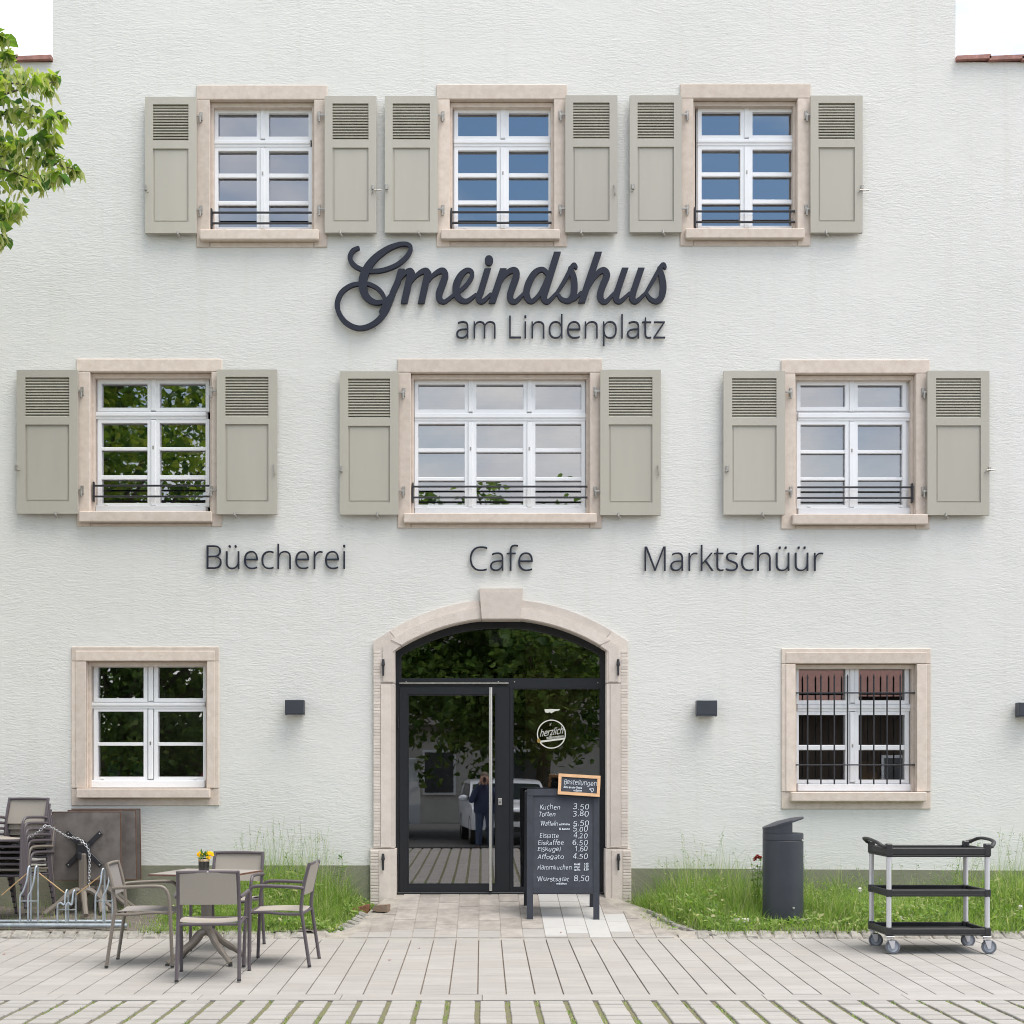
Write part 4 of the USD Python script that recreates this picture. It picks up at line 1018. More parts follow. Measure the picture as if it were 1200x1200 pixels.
obj('frame', cat([lq(618, 924.2, 702.3, 932.3, .004), lq(624.8, 1039.8, 695.2, 1047, .004)]), M['board_frame'], ab)
obj('leg', lq(617.5, 924.6, 624.6, 1077.3, .002), M['board_frame'], ab); obj('leg', lq(695.4, 924.6, 702.5, 1078.2, .002), M['board_frame'], ab)
obj('writing_panel', lq(624.2, 932, 695.8, 1040.2, -.006, .010), M['chalkboard'], ab)
for s, (px, foot) in enumerate(((615.7, bl_), (694.2, br_))):
    top = aT.copy(); a = np.array([foot[0], foot[1], foot[2]]); b = np.array([foot[0], aT[1] + .03, aT[2] - .02])
    obj('leg', tube([a, b], [.026, .026], 4, up=[1, 1, 0]), M['board_frame'], ab)
x0, x1 = bl_[0] + .02, br_[0] - .02
def backp(x, k): return np.array([x, yB + (aT[1] + .03 - yB) * k, bl_[2] + (aT[2] - .02 - bl_[2]) * k])
obj('back_panel', quadslab([backp(x0, .98), backp(x1, .98), backp(x1, .2), backp(x0, .2)], .008), M['chalkboard'], ab)
# handwriting
rh = np.random.default_rng(5)
def chalk_line(text, px0, px1, base, xh, wght=270, slant=.14, surf=None, off=.0075, wob=1.0):
    """hand-lettering in photo pixels on the leaning board"""
    items, L = line_of(text, wght, 120)
    xH = glyph('x', wght, 120).bounds[3]; s = xh / xH; sx = (px1 - px0) / L
    out = []
    for g, x in items:
        if g is None: continue
        g2 = affinity.skew(affinity.rotate(affinity.scale(g, sx * rh.uniform(.86, 1.0), s * rh.uniform(.88, 1.15), origin=(0, 0)), rh.uniform(-4, 4) * wob, origin=(0, 0)), xs=math.degrees(slant * .8), origin=(0, 0))
        g2 = affinity.translate(g2, px0 + x * sx, rh.uniform(-.4, .4) * wob)
        for q in (g2.geoms if hasattr(g2, 'geoms') else [g2]):
            if q.area < .05: continue
            v2, f2 = trimesh.creation.triangulate_polygon(q.simplify(.05), engine='earcut')
            out.append(_tri([surf(a, base - b, off) for a, b in v2], f2))
    return cat(out) if out else None
rows = [('Kuchen', 632, 657, 948.3, '3.50', 671, 690.5), ('Torten', 631, 651, 956.6, '3.80', 671, 690), ('Waffeln', 633, 654, 967.5, '5.50', 671, 690.5),
        (None, 0, 0, 974.2, '5.00', 671, 689), ('Eislatte', 632, 655, 982, '4.20', 672, 688.5), ('Eiskaffee', 630, 661, 990, '6.50', 670.5, 689), ('Eiskugel', 629.5, 657, 997.5, '1.60', 673, 688.5),
        ('Affogato', 630, 661, 1006.3, '4.50', 671, 689), ('Flammkuchen', 629.5, 670, 1019, None, 0, 0), ('Wurstsalat', 629.5, 667, 1032.5, '8.50', 672, 691)]
for w_, a, b, base, pr, c, d in rows:
    if w_: obj('chalk_text', chalk_line(w_, a, b, base, 3.7, surf=leanp), M['chalk'], ab)
    if pr: obj('chalk_text', chalk_line(pr, c, d, base, 4.3, surf=leanp), M['chalk'], ab)
for tx, a, b, base in (('mit Kirschen', 655, 668, 967), ('& Sahne', 655, 668, 972.5), ('mit Brot', 652, 664, 1036.5), ('klassik', 672.5, 680, 1013.8), ('vegi', 672.5, 679, 1017), ('lachs', 672.5, 680, 1020.3), ('7.50', 684, 689.5, 1013.4), ('7.50', 684, 689.5, 1016.7), ('8.50', 684, 689.5, 1020)):
    obj('chalk_text', chalk_line(tx, a, b, base, 1.7, surf=leanp, wght=600, wob=.4), M['chalk'], ab)
# small framed slate hung on the corner of the stand
def sl(px, py, off=0.0): return leanp(px, py, .030 + off)
sm = thing('small_slate', 'small pine-framed slate reading Bestellungen on the corner of the chalk board stand', 'sign', (0, 0, 0))
C4 = np.array([(654.7, 906.3), (703.8, 909.2), (702.8, 933.8), (653.6, 930.6)])
def bil(u, w): return (C4[0] * (1 - u) + C4[1] * u) * (1 - w) + (C4[3] * (1 - u) + C4[2] * u) * w
def sq(u0, w0, u1, w1, off, th): return quadslab([sl(*bil(u0, w0), off), sl(*bil(u1, w0), off), sl(*bil(u1, w1), off), sl(*bil(u0, w1), off)], th)
fu, fw = .072, .145
obj('frame', cat([sq(0, 0, 1, fw, .006, .016), sq(0, 1 - fw, 1, 1, .006, .016), sq(0, fw + .003, fu, 1 - fw - .003, .0055, .016), sq(1 - fu, fw + .003, 1, 1 - fw - .003, .0055, .016)]), M['pine'], sm)
obj('slate', sq(fu - .01, fw - .02, 1 - fu + .01, 1 - fw + .02, -.002, .008), M['chalkboard'], sm)
ssurf = lambda a, b, off: sl(*bil((a) / 49.0, (b) / 24.5), -.0005)
obj('chalk_text', chalk_line('Bestellungen', 6.0, 45, 12.0, 4.2, surf=ssurf), M['chalk'], sm)
obj('chalk_text', chalk_line('bitte an der Theke', 6.5, 28, 16.6, 1.7, surf=ssurf, wght=600, wob=.4), M['chalk'], sm)
obj('chalk_text', chalk_line('aufgeben', 18, 28, 19.8, 1.6, surf=ssurf, wght=600, wob=.4), M['chalk'], sm)
hs = spline([(38.5, 17.5), (37.0, 16.6), (37.6, 15.2), (39.2, 16.0), (41.0, 15.4), (41.6, 17.0), (39.6, 19.6)], 5, closed=True)
obj('chalk_heart', tube([ssurf(a, b, 0) for a, b in hs], .0028, 4, closed=True), M['chalk'], sm)

# ------------------------------------------------------------------ litter bin
yb_ = -1.02
B0 = P(917.5, 1078, yb_); Rb = 47 / 2 * (D + yb_) / F; Hb = (1078 - 976) * (D + yb_) / F; Ht = (1078 - 957) * (D + yb_) / F
lb = thing('litter_bin', 'dark grey round litter bin with slanted hood standing in the tall grass', 'litter bin', B0)
obj('bin_body', lathe([(0, .0), (Rb - .012, 0), (Rb - .002, .012), (Rb, .03), (Rb, Hb - .075), (Rb - .004, Hb - .070), (Rb, Hb - .065), (Rb, Hb - .012), (Rb - .006, Hb), (Rb - .03, Hb), (Rb - .035, Hb - .15), (0, Hb - .16)], 48), M['anthracite'], lb, smooth=35)
# hood: wall on the left half, sloping lens-shaped lid that overhangs to the right
def hood():
    n = 40; v = []; f = []
    a = np.linspace(math.radians(75), math.radians(285), n)
    def topz(x): 
        u = min(max((x + Rb) / (2 * Rb), 0.0), 1.0); return Hb + .052 + (Ht - Hb - .052) * (1 - (1 - u) ** 1.7)
    for r in (Rb - .001, Rb - .012):
        for q in a:
            x, y = r * math.cos(q), r * math.sin(q); v += [[x, y, Hb - .002], [x, y, topz(x) - .012]]
    for i in range(n - 1):
        b = 2 * i; f += [[b, b + 2, b + 3], [b, b + 3, b + 1]]; c = 2 * n + b; f += [[c, c + 3, c + 2], [c, c + 1, c + 3]]
    for b, c in ((0, 2 * n), (2 * (n - 1), 4 * n - 2)): f += [[b, b + 1, c + 1], [b, c + 1, c]]
    wall = _tri(v, f)
    v = []; f = []; m = 14; k = 40
    for dz in (0.0, -.016):
        for i in range(m + 1):
            for j in range(k):
                q = j / k * 2 * PI; r = (Rb + .002) * i / m; x, y = r * math.cos(q), r * math.sin(q)
                v.append([x, y, topz(x) + dz - .03 * (y / Rb) ** 2 * .6])
    N = (m + 1) * k
    for i in range(m):
        for j in range(k):
            j2 = (j + 1) % k; a0, b0, c0, d0 = i * k + j, i * k + j2, (i + 1) * k + j2, (i + 1) * k + j
            f += [[a0, d0, c0], [a0, c0, b0], [N + a0, N + c0, N + d0], [N + a0, N + b0, N + c0]]
    for j in range(k):
        j2 = (j + 1) % k; a0, b0 = m * k + j, m * k + j2; f += [[a0, N + a0, N + b0], [a0, N + b0, b0]]
    return wall, _tri(v, f)
hw_, hl_ = hood()
obj('hood_wall', hw_, M['anthracite'], lb, smooth=40); obj('hood_lid', hl_, M['anthracite'], lb, smooth=50)
for px, py in ((937, 984.5), (924.5, 1062)):
    q = P(px, py, yb_) - B0; q[1] = -math.sqrt(max(Rb ** 2 - q[0] ** 2, .001)) - .002
    obj('lock', tf(lathe([(0, 0), (.012, 0), (.011, .008), (0, .010)], 12), rx=PI / 2, rz=math.asin(q[0] / Rb), t=q), M['steel'], lb)

# ------------------------------------------------------------------ serving trolley
M['cart_plastic'] = mat('cart_plastic', (.017, .017, .018), .5, var=.15, vscale=12, bump=.12, bscale=500, bdist=.001)
M['alu'] = mat('cart_aluminium', (.56, .56, .58), .45, metal=.45, var=.06, vscale=20, stretch=(1, 1, .1))
M['tread'] = mat('grey_rubber', (.115, .125, .145), .7)
M['castor_hub'] = mat('castor_hub', (.30, .33, .38), .55)
A_, B_ = gp(1046.5, 1117.7), gp(1160.6, 1117.7); C_ = gp(1025.5, 1106.2)
ty, tyb = A_[1] - .02, C_[1]
TX0, TX1 = X_(1041.5, ty), X_(1157, ty)
cx = (TX0 + TX1) / 2; hw = (TX1 - TX0) / 2 + .020; dep = min(tyb - ty, .52) / 2 + .02
cyy = ty + dep - .02; zg = float(gz(ty))
tr = thing('serving_trolley', 'black three-tier serving trolley with silver posts and grey castors on the pavement', 'trolley', (cx, cyy, zg))
tz = lambda py: Z_(py, ty) - zg
def tray(z0, z1, name, rimh):
    out = [cb(-hw, hw, -dep, dep, z0, z0 + .018, .006)]
    out += [cb(-hw, hw, -dep, -dep + .022, z0 + .0185, z1, .006), cb(-hw, hw, dep - .022, dep, z0 + .0185, z1, .006), cb(-hw, -hw + .022, -dep + .0225, dep - .0225, z0 + .0185, z1 - .001, .006), cb(hw - .022, hw, -dep + .0225, dep - .0225, z0 + .0185, z1 - .001, .006)]
    out.append(cb(-hw + .03, hw - .03, -dep + .03, dep - .03, z0 + .0187, z0 + .026, .004))
    return obj(name, cat(out), M['cart_plastic'], tr)
t1 = tray(tz(1004.2), tz(993.5), 'tray', 0); tray(tz(1050.5), tz(1042.5), 'tray', 0); tray(tz(1096.3), tz(1088), 'tray', 0)
for x in (-hw + .021, hw - .021):
    for y in (-dep + .021, dep - .021):
        for a, b in ((1088, 1050.7), (1042.2, 1004.4)):
            rr = .0215
            obj('post', cat([tube([(x, y, tz(a)), (x, y, tz(b))], rr, 16)]), M['alu'], tr, smooth=40)
        obj('post_cap', cb(x - .027, x + .027, y - .027, y + .027, tz(1003.5), tz(988.5) - (.0 if x < 0 else .0), .008), M['cart_plastic'], tr)
        obj('collar', cb(x - .0255, x + .0255, y - .0255, y + .0255, tz(1050.9), tz(1041.9), .006), M['cart_plastic'], tr); obj('collar', cb(x - .0255, x + .0255, y - .0255, y + .0255, tz(1096.8), tz(1086.5), .006), M['cart_plastic'], tr)
for s in (-1, 1):
    e = hw - .01
    pts = [(s * e, -dep + .02, tz(991)), (s * (e + .03), -dep + .03, tz(992)), (s * (e + .075), -dep + .10, tz(987)), (s * (e + .085), 0, tz(984.5)), (s * (e + .075), dep - .10, tz(985)), (s * (e + .03), dep - .03, tz(989)), (s * e, dep - .02, tz(990))]
    obj('handle', cat([tube(spline(pts, 5), [.022] * 6 + [.019] * 5 + [.017] * 9 + [.019] * 5 + [.022] * 6, 9, flat=.8)]), M['cart_plastic'], tr, smooth=50)
for i, (x, y, a) in enumerate(((-hw + .03, -dep + .03, .15), (hw - .03, -dep + .03, .2), (-hw + .03, dep - .03, .2), (hw - .03, dep - .03, .1))):
    zt = tz(1096.5); r = .062
    ox, oy = .026 * math.cos(a), -.026 * math.sin(a)
    c = np.array([x + ox, y + oy, r])
    cw = obj('castor', cat([cb(x - .036, x + .036, y - .036, y + .036, zt - .010, zt - .001, .003)] +
        [tf(xz(Polygon([(-.030, r * .9), (.026, r * .9), (.018, -.012), (-.002, -.016)]), -.002, .002), rz=-a, t=(c[0] - .012 * math.cos(a), c[1] + dy, c[2])) for dy in (-.022, .022)] + [tube([(x, y, zt - .03), (x, y, zt - .006)], .022, 10)]), M['alu'], tr)
    obj('tyre', tf(lathe([(.043, -.014), (.058, -.015), (r, -.008), (r, .008), (.058, .015), (.043, .014)], 24), rx=PI / 2, rz=-a, t=c), M['tread'], cw, smooth=40)
    obj('hub', tf(lathe([(0, -.017), (.014, -.017), (.016, -.010), (.036, -.010), (.044, -.0135), (.044, .0135), (.036, .010), (.016, .010), (.014, .017), (0, .017)], 20), rx=PI / 2, rz=-a, t=c), M['castor_hub'], cw, smooth=40)

# wooden door wedge and a broken slab beside the ramp
M['oak'] = mat('weathered_wood', (.30, .17, .075), .7, var=.35, vscale=14, stretch=(1, 4, 4), bump=.4, bscale=80, col2=(.24, .20, .17))
wp_ = rp(452, 1068)
obj('door_wedge', tf(xz(Polygon([(-.085, .022), (-.045, .062), (.085, .072), (.085, 0), (-.03, 0)]), -.05, .05), rz=-.25, t=wp_ + [-.05, 0, .0]), M['oak'], None, label='pointed brown wooden door wedge lying left of the entrance', cat='wedge')
M['rust'] = mat('rusty_edge', (.16, .07, .035), .9, var=.4, vscale=20, bump=.5, bscale=50)
eb = [P(402, 1073, -.75), P(420, 1069, -.62), P(434, 1063.5, -.45)]
obj('edging_strip', quadslab([eb[0] + [0, 0, .035], eb[2] + [0, 0, .035], eb[2] - [0, 0, .05], eb[0] - [0, 0, .05]], .03), M['rust'], None, label='low rusty brown edging strip in the grass left of the ramp', cat='edging')
M['rubble'] = mat('pale_stone', (.45, .42, .38), .9, var=.2, vscale=20, bump=.6, bscale=40)
for i, (px, py, r, lab) in enumerate(((870, 1080, .075, 'flat pale stone in the grass left of the litter bin'), (940.5, 1079, .045, 'small pale round stone right of the litter bin foot'))):
    m = trimesh.creation.icosphere(subdivisions=2); v = m.vertices * [1.3, .9, .6] * r; v *= (1 + .35 * (meshkit.noise(m.vertices * 1.8 + i * 7) - .5))[:, None]; v[:, 2] = np.minimum(v[:, 2], r * .42)
    m.vertices = v; q = P(px, py, -1.28 if i == 0 else -1.15)
    obj('field_stone', tf(m, t=q), M['rubble'], None, smooth=40, label=lab, cat='stone')

# ------------------------------------------------------------------ grass and plants
def leafquad(c, d, L, wd, n, fold=.25):
    """pointed leaf of 6 vertices from c along d"""
    d = np.asarray(d) / np.linalg.norm(d); s = np.cross(d, n); s /= max(np.linalg.norm(s), 1e-9); nn = np.cross(s, d)
    v = [c, c + d * L * .35 + s * wd * .5 + nn * fold * wd * .5, c + d * L * .45, c + d * L * .35 - s * wd * .5 + nn * fold * wd * .5, c + d * L * .75 + s * wd * .32 + nn * fold * wd * .2 - nn * .08 * L, c + d * L * .75 - s * wd * .32 + nn * fold * wd * .2 - nn * .08 * L, c + d * L - nn * .18 * L]
    f = [[0, 1, 2], [0, 2, 3], [1, 4, 2], [2, 5, 3], [2, 4, 6], [2, 6, 5]]
    return v, f
def blades(px_w, n, hfun, seed, bend=.5, wid=.006, ylo=-1.52, yhi=-.03, dens=None, seg=3):
    r = np.random.default_rng(seed)
    x = r.uniform(px_w[0], px_w[1], n * 3); y = r.uniform(ylo, yhi, n * 3)
    h = hfun(x, y) * r.uniform(.55, 1.15, n * 3)
    ok = (h > .03) & (r.random(n * 3) < (dens(x, y) if dens else 1.0)); x, y, h = x[ok][:n], y[ok][:n], h[ok][:n]; n = len(x)
    z = np.array([float(bedz(a, b)) for a, b in zip(x, y)]) - .01
    az = r.uniform(0, 2 * PI, n); lean = r.uniform(.05, bend, n) * h; side = az + PI / 2 + r.normal(0, .5, n)
    w = wid * r.uniform(.6, 1.4, n); V = []; rings = []
    for k in range(seg + 1):
        t = k / seg
        cx_ = x + np.cos(az) * lean * t ** 2; cy_ = y + np.sin(az) * lean * t ** 2; cz_ = z + h * (t - .18 * t ** 2 * (lean / h))
        ww = w * (1 - t) ** .7 * .5
        rings.append((np.stack([cx_ - np.cos(side) * ww, cy_ - np.sin(side) * ww, cz_], 1), np.stack([cx_ + np.cos(side) * ww, cy_ + np.sin(side) * ww, cz_], 1)))
    V = np.concatenate([q for a in rings for q in a]); Fc = []
    idx = np.arange(n)
    for k in range(seg):
        a, b, c, d = 2 * k * n + idx, (2 * k + 1) * n + idx, (2 * k + 2) * n + idx, (2 * k + 3) * n + idx
        Fc.append(np.stack([a, b, d], 1)); Fc.append(np.stack([a, d, c], 1))
    V[:, 1] = np.minimum(V[:, 1], -.016)
    return _tri(V, np.concatenate(Fc))
def seedheads(px_w, n, hfun, seed, ylo=-1.2, yhi=-.12):
    r = np.random.default_rng(seed); out = []
    for i in range(n):
        x, y = r.uniform(*px_w), r.uniform(ylo, yhi); h = float(hfun(np.array([x]), np.array([y]))[0]) * r.uniform(1.0, 1.45)
        if h < .15: continue
        z = float(bedz(x, y)); a = r.uniform(0, 2 * PI); le = r.uniform(.03, .14)
        p = spline([(x, y, z), (x + .3 * le * math.cos(a), y + .3 * le * math.sin(a), z + h * .6), (x + le * math.cos(a), min(y + le * math.sin(a), -.04), z + h)], 3)
        p[:, 1] = np.minimum(p[:, 1], -.03)
        out.append(tube(p, .0012, 3))
        for k in range(int(r.integers(7, 15))):
            t = r.uniform(.72, 1.0); c = p[min(int(t * (len(p) - 1)), len(p) - 1)] + r.normal(0, 1, 3) * [.016, .012, .016] ; c[1] = min(c[1], -.03)
            u = r.normal(0, 1, 3) * .0045; w = r.normal(0, 1, 3) * .003 + [0, 0, .008]
            out.append(_tri([c - u, c + u, c + w], [[0, 1, 2]]))
    return cat(out)
nz = lambda x, y, s, o: meshkit.noise(np.stack([x * s + o, y * s, np.zeros_like(x) + o], 1))
def h_right(x, y):
    e = np.clip((x - 1.45) / .5, 0, 1); t = np.clip((y + 1.6) / 1.3, 0, 1)
    h = (.15 + .46 * t) * (.45 + .95 * nz(x, y, 1.7, 4.)) * (.25 + .75 * e) * (.80 + .35 * np.clip((x - 3.5) / 1.5, 0, 1))
    bin_d = np.hypot(x - B0[0], y - yb_); return np.where(bin_d < Rb + .01, 0, h)
def h_left(x, y):
    e = np.clip((x + 3.25) / .7, 0, 1); t = np.clip((y + 1.6) / 1.2, 0, 1); r_ = np.clip((-1.18 - x) / .35, 0, 1)
    return (.07 + .50 * t) * (.40 + 1.0 * nz(x, y, 1.9, 9.)) * e * (.1 + .9 * r_)
d_right = lambda x, y: np.clip(.55 + 1.1 * nz(x, y, 3.1, 1.), 0, 1) * np.clip((x - 1.30) / .3, .05, 1)
d_left = lambda x, y: np.clip(.3 + 1.1 * nz(x, y, 3.1, 2.), 0, 1) * np.clip((x + 3.3) / .5, .02, 1)
def broad(px_w, n, hf, seed):
    r = np.random.default_rng(seed); V = []; Fc = []
    while len(Fc) < n * 6:
        x, y = r.uniform(*px_w), r.uniform(-1.5, -.1); hh = float(hf(np.array([x]), np.array([y]))[0])
        if hh < .05 or meshkit.noise(np.array([x * 2.6, y * 2.6, seed * 1.])) < .5: continue
        z = float(bedz(x, y))
        for _ in range(5):
            c = np.array([x + r.normal(0, .03), min(y + r.normal(0, .03), -.05), z + r.uniform(.02, .75) * hh * .8]); d = np.array([r.normal(), r.normal() - .3, r.uniform(.0, 1.1)])
            v, f = leafquad(c, d, r.uniform(.025, .075), r.uniform(.012, .034), np.array([0, -.5, 1.]) + r.normal(0, .4, 3)); b = len(V); Fc += [[i + b for i in g] for g in f]; V += v
    return _tri(V, Fc)
hR2 = lambda x, y: h_right(x, y) * (.5 + .9 * nz(x, y, 6.5, 5.)); hL2 = lambda x, y: h_left(x, y) * (.5 + .9 * nz(x, y, 6.5, 6.))
gR = [blades((1.3, 8.0), 12500, hR2, 11, bend=.9, dens=d_right), blades((1.3, 8.0), 9000, hR2, 10, bend=1.5, wid=.0045, dens=d_right), blades((1.3, 8.0), 9000, lambda x, y: .55 * h_right(x, y), 12, bend=1.6, wid=.009, dens=d_right), broad((1.35, 8.0), 7200, h_right, 25)]
gL = [blades((-3.4, -1.12), 5600, hL2, 13, bend=.9, dens=d_left, wid=.0055), blades((-3.4, -1.12), 3600, hL2, 9, bend=1.5, dens=d_left, wid=.0045), blades((-3.4, -1.12), 4200, lambda x, y: .45 * h_left(x, y) + .04, 14, bend=1.6, wid=.008, dens=d_left), broad((-3.2, -1.15), 4200, h_left, 26)]
obj('tall_grass', cat(gR + [seedheads((1.6, 8.0), 320, h_right, 15)]), M['grass'], None, label='tall uncut grass along the wall right of the entrance', cat='grass', kind='stuff')
obj('tall_grass', cat(gL + [seedheads((-2.9, -1.25), 130, h_left, 16)]), M['grass'], None, label='tall uncut grass along the wall between cafe table and entrance', cat='grass', kind='stuff')
# sparse weeds in the gravel under the rack and along the kerb
obj('kerb_weeds', cat([blades((-6.5, -3.2), 900, lambda x, y: .05 + .07 * nz(x, y, 6., 3.), 17, wid=.006), blades((1.9, 8.0), 1500, lambda x, y: .06 + .08 * nz(x, y, 5., 3.), 18, ylo=-1.64, yhi=-1.5, bend=1.2), blades((-3.2, -1.7), 600, lambda x, y: .05 + .06 * nz(x, y, 5., 6.), 19, ylo=-1.64, yhi=-1.5, bend=1.2)]), M['grass'], None, label='short weeds growing along the kerb and under the bicycle rack', cat='weeds', kind='stuff')
def leafy(name, label, base, h, n, L, seed, spread=.12, catg='plant', stems=1):
    r = np.random.default_rng(seed); t = thing(name, label, catg, base); V = []; Fc = []; S = []
    for s in range(stems):
        top = np.array([r.normal(0, spread * .5), min(r.normal(0, spread * .4), .05), h * r.uniform(.75, 1.05)])
        if s == 0: top[2] = h
        p = spline([(0, 0, 0), top * .5 + r.normal(0, .012, 3), top], 4); S.append(tube(p, [.0045 - .003 * i / (len(p) - 1) for i in range(len(p))], 5))
        for k in range(n):
            q = p[min(int((.25 + .75 * k / n) * (len(p) - 1)), len(p) - 1)]; a = k * 2.4 + r.uniform(-.4, .4)
            d = np.array([math.cos(a), math.sin(a) * .8, r.uniform(.1, .8)]); v, f = leafquad(q, d, L * r.uniform(.7, 1.15), L * .36, np.array([0, 0, 1.]) + r.normal(0, .2, 3))
            Fc += [[i + len(V) for i in g] for g in f]; V += v
    obj('stem', cat(S), M['herb'], t); obj('leaves', _tri(V, Fc), M['herb'], t)
    return t
leafy('leafy_weed', 'upright weed with pointed leaves at the wall left of the entrance', P(397, 1035, -.22), .33, 9, .085, 21)
leafy('leafy_weed', 'young weed with narrow leaves between cafe chairs and entrance weed', P(345, 1032, -.35), .30, 9, .07, 22)
leafy('leafy_weed', 'small leafy weed seen above the middle tray of the trolley', P(1121, 1040, -.5), .24, 8, .06, 23)
rb_ = leafy('rose_bush', 'small rose bush with red and white flowers beside the litter bin', P(886, 1062, -.62), .52, 16, .055, 24, .16, 'shrub', 6)
M['red_petal'] = leafmat('red_petal', [(0, (.22, .02, .02)), (1, (.32, .05, .04))], .2)
M['white_petal'] = leafmat('white_petal', [(0, (.7, .68, .66)), (1, (.78, .76, .74))], .2)
def flowerball(r_, rad, n=22):
    V, Fc = [], []
    for k in range(n):
        d = r_.normal(size=3); d /= np.linalg.norm(d); u = np.cross(d, r_.normal(size=3)); u /= np.linalg.norm(u); c = d * rad * .45; b = len(V)
        V += [c - d * rad * .3, c + u * rad * .45, c + d * rad * .55, c - u * rad * .45]; Fc += [[b, b + 1, b + 2], [b, b + 2, b + 3]]
    return _tri(V, Fc)
base = P(886, 1062, -.62)
for px, py, k in ((884.5, 1006.5, 'red_petal'), (890.5, 1005, 'red_petal'), (881, 1018.5, 'white_petal'), (890, 1018, 'white_petal'), (887.5, 1004, 'red_petal')):
    q = P(px, py, -.62) - base; obj('flower', tf(flowerball(ro, .028), t=q), M[k], rb_)
# dandelion clocks
for px, py, lab in ((1007.3, 1042.5, 'dandelion clock at the grass edge left of the trolley'), (1055, 1076, 'dandelion clock seen under the middle tray of the trolley'), (1195.5, 1063, 'dandelion clock right of the trolley at the picture edge')):
    q = P(px, py, -1.35); zb = float(bedz(q[0], q[1])); t = thing('dandelion', lab, 'wildflower', (q[0], q[1], zb))
    obj('stem', tube([(0, 0, -.01), (.004, 0, q[2] - zb)], .0018, 5), M['herb'], t)
    S = []
    for k in range(70):
        d = ro.normal(size=3); d /= np.linalg.norm(d); u = np.cross(d, [0, 0, 1.]); u /= np.linalg.norm(u); c = np.array([.004, 0, q[2] - zb])
        S.append(_tri([c + d * .006, c + d * .022 + u * .005, c + d * .022 - u * .005], [[0, 1, 2]]))
    obj('seed_head', cat(S), M['white_petal'], t)
# fallen petals on the paving
for px, py in ((4.5, 1119), (457, 1126), (490.5, 1112), (657.5, 1093.5)):
    q = rp(px, py) if py < 1098 else gp(px, py)
    if py == 1112: q = gp(px, py)
    obj('petal', tf(flowerball(ro, .016, 5), t=q + [0, 0, .008], s=(1, 1, .4)), M['red_petal'], None, label={4.5: 'red petal on the paving at the left picture edge', 457: 'red petal on the paving in front of the ramp, left one', 490.5: 'red petal on the paving just below the door ramp', 657.5: 'red petal on the ramp beneath the chalk board stand'}[px], cat='petal')

# ------------------------------------------------------------------ trees
def leaf_cloud(centres, radii, n_each, L, seed, drop=.35):
    """heart-shaped folded leaves spread through clumps"""
    r = np.random.default_rng(seed); C = np.repeat(np.asarray(centres), n_each, 0); R = np.repeat(np.asarray(radii), n_each, 0); n = len(C)
    u = r.normal(size=(n, 3)); u /= np.linalg.norm(u, axis=1, keepdims=True); p = C + u * R * (r.random((n, 1)) ** .45)
    d = r.normal(size=(n, 3)) * [1, 1, .55] - [0, 0, drop]; d /= np.linalg.norm(d, axis=1, keepdims=True)
    nn = r.normal(size=(n, 3)) * .55 + [0, 0, .9]; s = np.cross(d, nn); s /= np.maximum(np.linalg.norm(s, axis=1, keepdims=True), 1e-6); nn = np.cross(s, d)
    l = L * r.uniform(.65, 1.2, (n, 1)); w = l * .46
    V = np.stack([p, p + d * l * .18 + s * w + nn * w * .22 - d * l * .08, p + d * l * .55 + s * w * .82 + nn * w * .15, p + d * l - nn * l * .14, p + d * l * .55 - s * w * .82 + nn * w * .15, p + d * l * .10 - s * w + nn * w * .22], 1).reshape(-1, 3)
    b = np.arange(n)[:, None] * 6; f = np.array([[0, 1, 2], [0, 2, 3], [0, 3, 4], [0, 4, 5]])
    return _tri(V, (b[:, None, :] + f[None]).reshape(-1, 3))
def tree(name, label, base, h_trunk, crown_c, crown_r, ncl, n_each, L, seed, keep=None, extra=None, clr=.55, mat_=None, r0=.2):
    r = np.random.default_rng(seed); t = thing(name, label, 'tree', base)
    base = np.asarray(base, float); cc = np.asarray(crown_c) - base; cr = np.asarray(crown_r)
    cl = []
    while len(cl) < ncl:
        u = r.normal(size=3); u /= np.linalg.norm(u); q = cc + u * cr * r.random() ** .38 * (.80 + .4 * meshkit.noise(u[None] * 1.6 + seed)[0])
        if keep is None or keep(q + base): cl.append(q)
    cl = np.array(cl); rad = r.uniform(.6, 1.15, (ncl, 1)) * clr * np.array([1, 1, .7])
    trunk = spline([(0, 0, -.1), (.03, .02, h_trunk * .5), (0, .05, h_trunk), tuple(cc + [0, 0, cr[2] * .35])], 5)
    wood = [tube(trunk, np.linspace(r0, r0 * .25, len(trunk)), 10)]
    for i in range(min(ncl, 34)):
        s = trunk[int(r.integers(int(len(trunk) * .5), len(trunk) - 1))]; e = cl[i]
        wood.append(tube(spline([s, s * .45 + e * .55 + [0, 0, .25], e], 4), np.linspace(r0 * .33, .012, 9), 6))
    obj('trunk', cat(wood), M['bark'], t, smooth=60)
    obj('crown', leaf_cloud(cl, rad, n_each, L, seed + 1), mat_ or M['lime_leaf'], t, kind='stuff')
    return t, cl
TY = -5.7
def outside(q):
    d = D + q[1]
    px, py = CX + q[0] * F / d, CY - (q[2] - CZ) * F / d
    return px < -75 or py < -140
ta, _ = tree('lime_tree', 'linden tree reaching into the picture at the upper left', (-6.7, -5.9, float(gz(-5.9))), 3.0, (-6.4, -5.9, 7.6), (3.0, 2.9, 3.4), 380, 62, .11, 31, keep=outside, clr=.62)
tbase = np.array([-6.7, -5.9, float(gz(-5.9))])
vis = []
rv = np.random.default_rng(8)
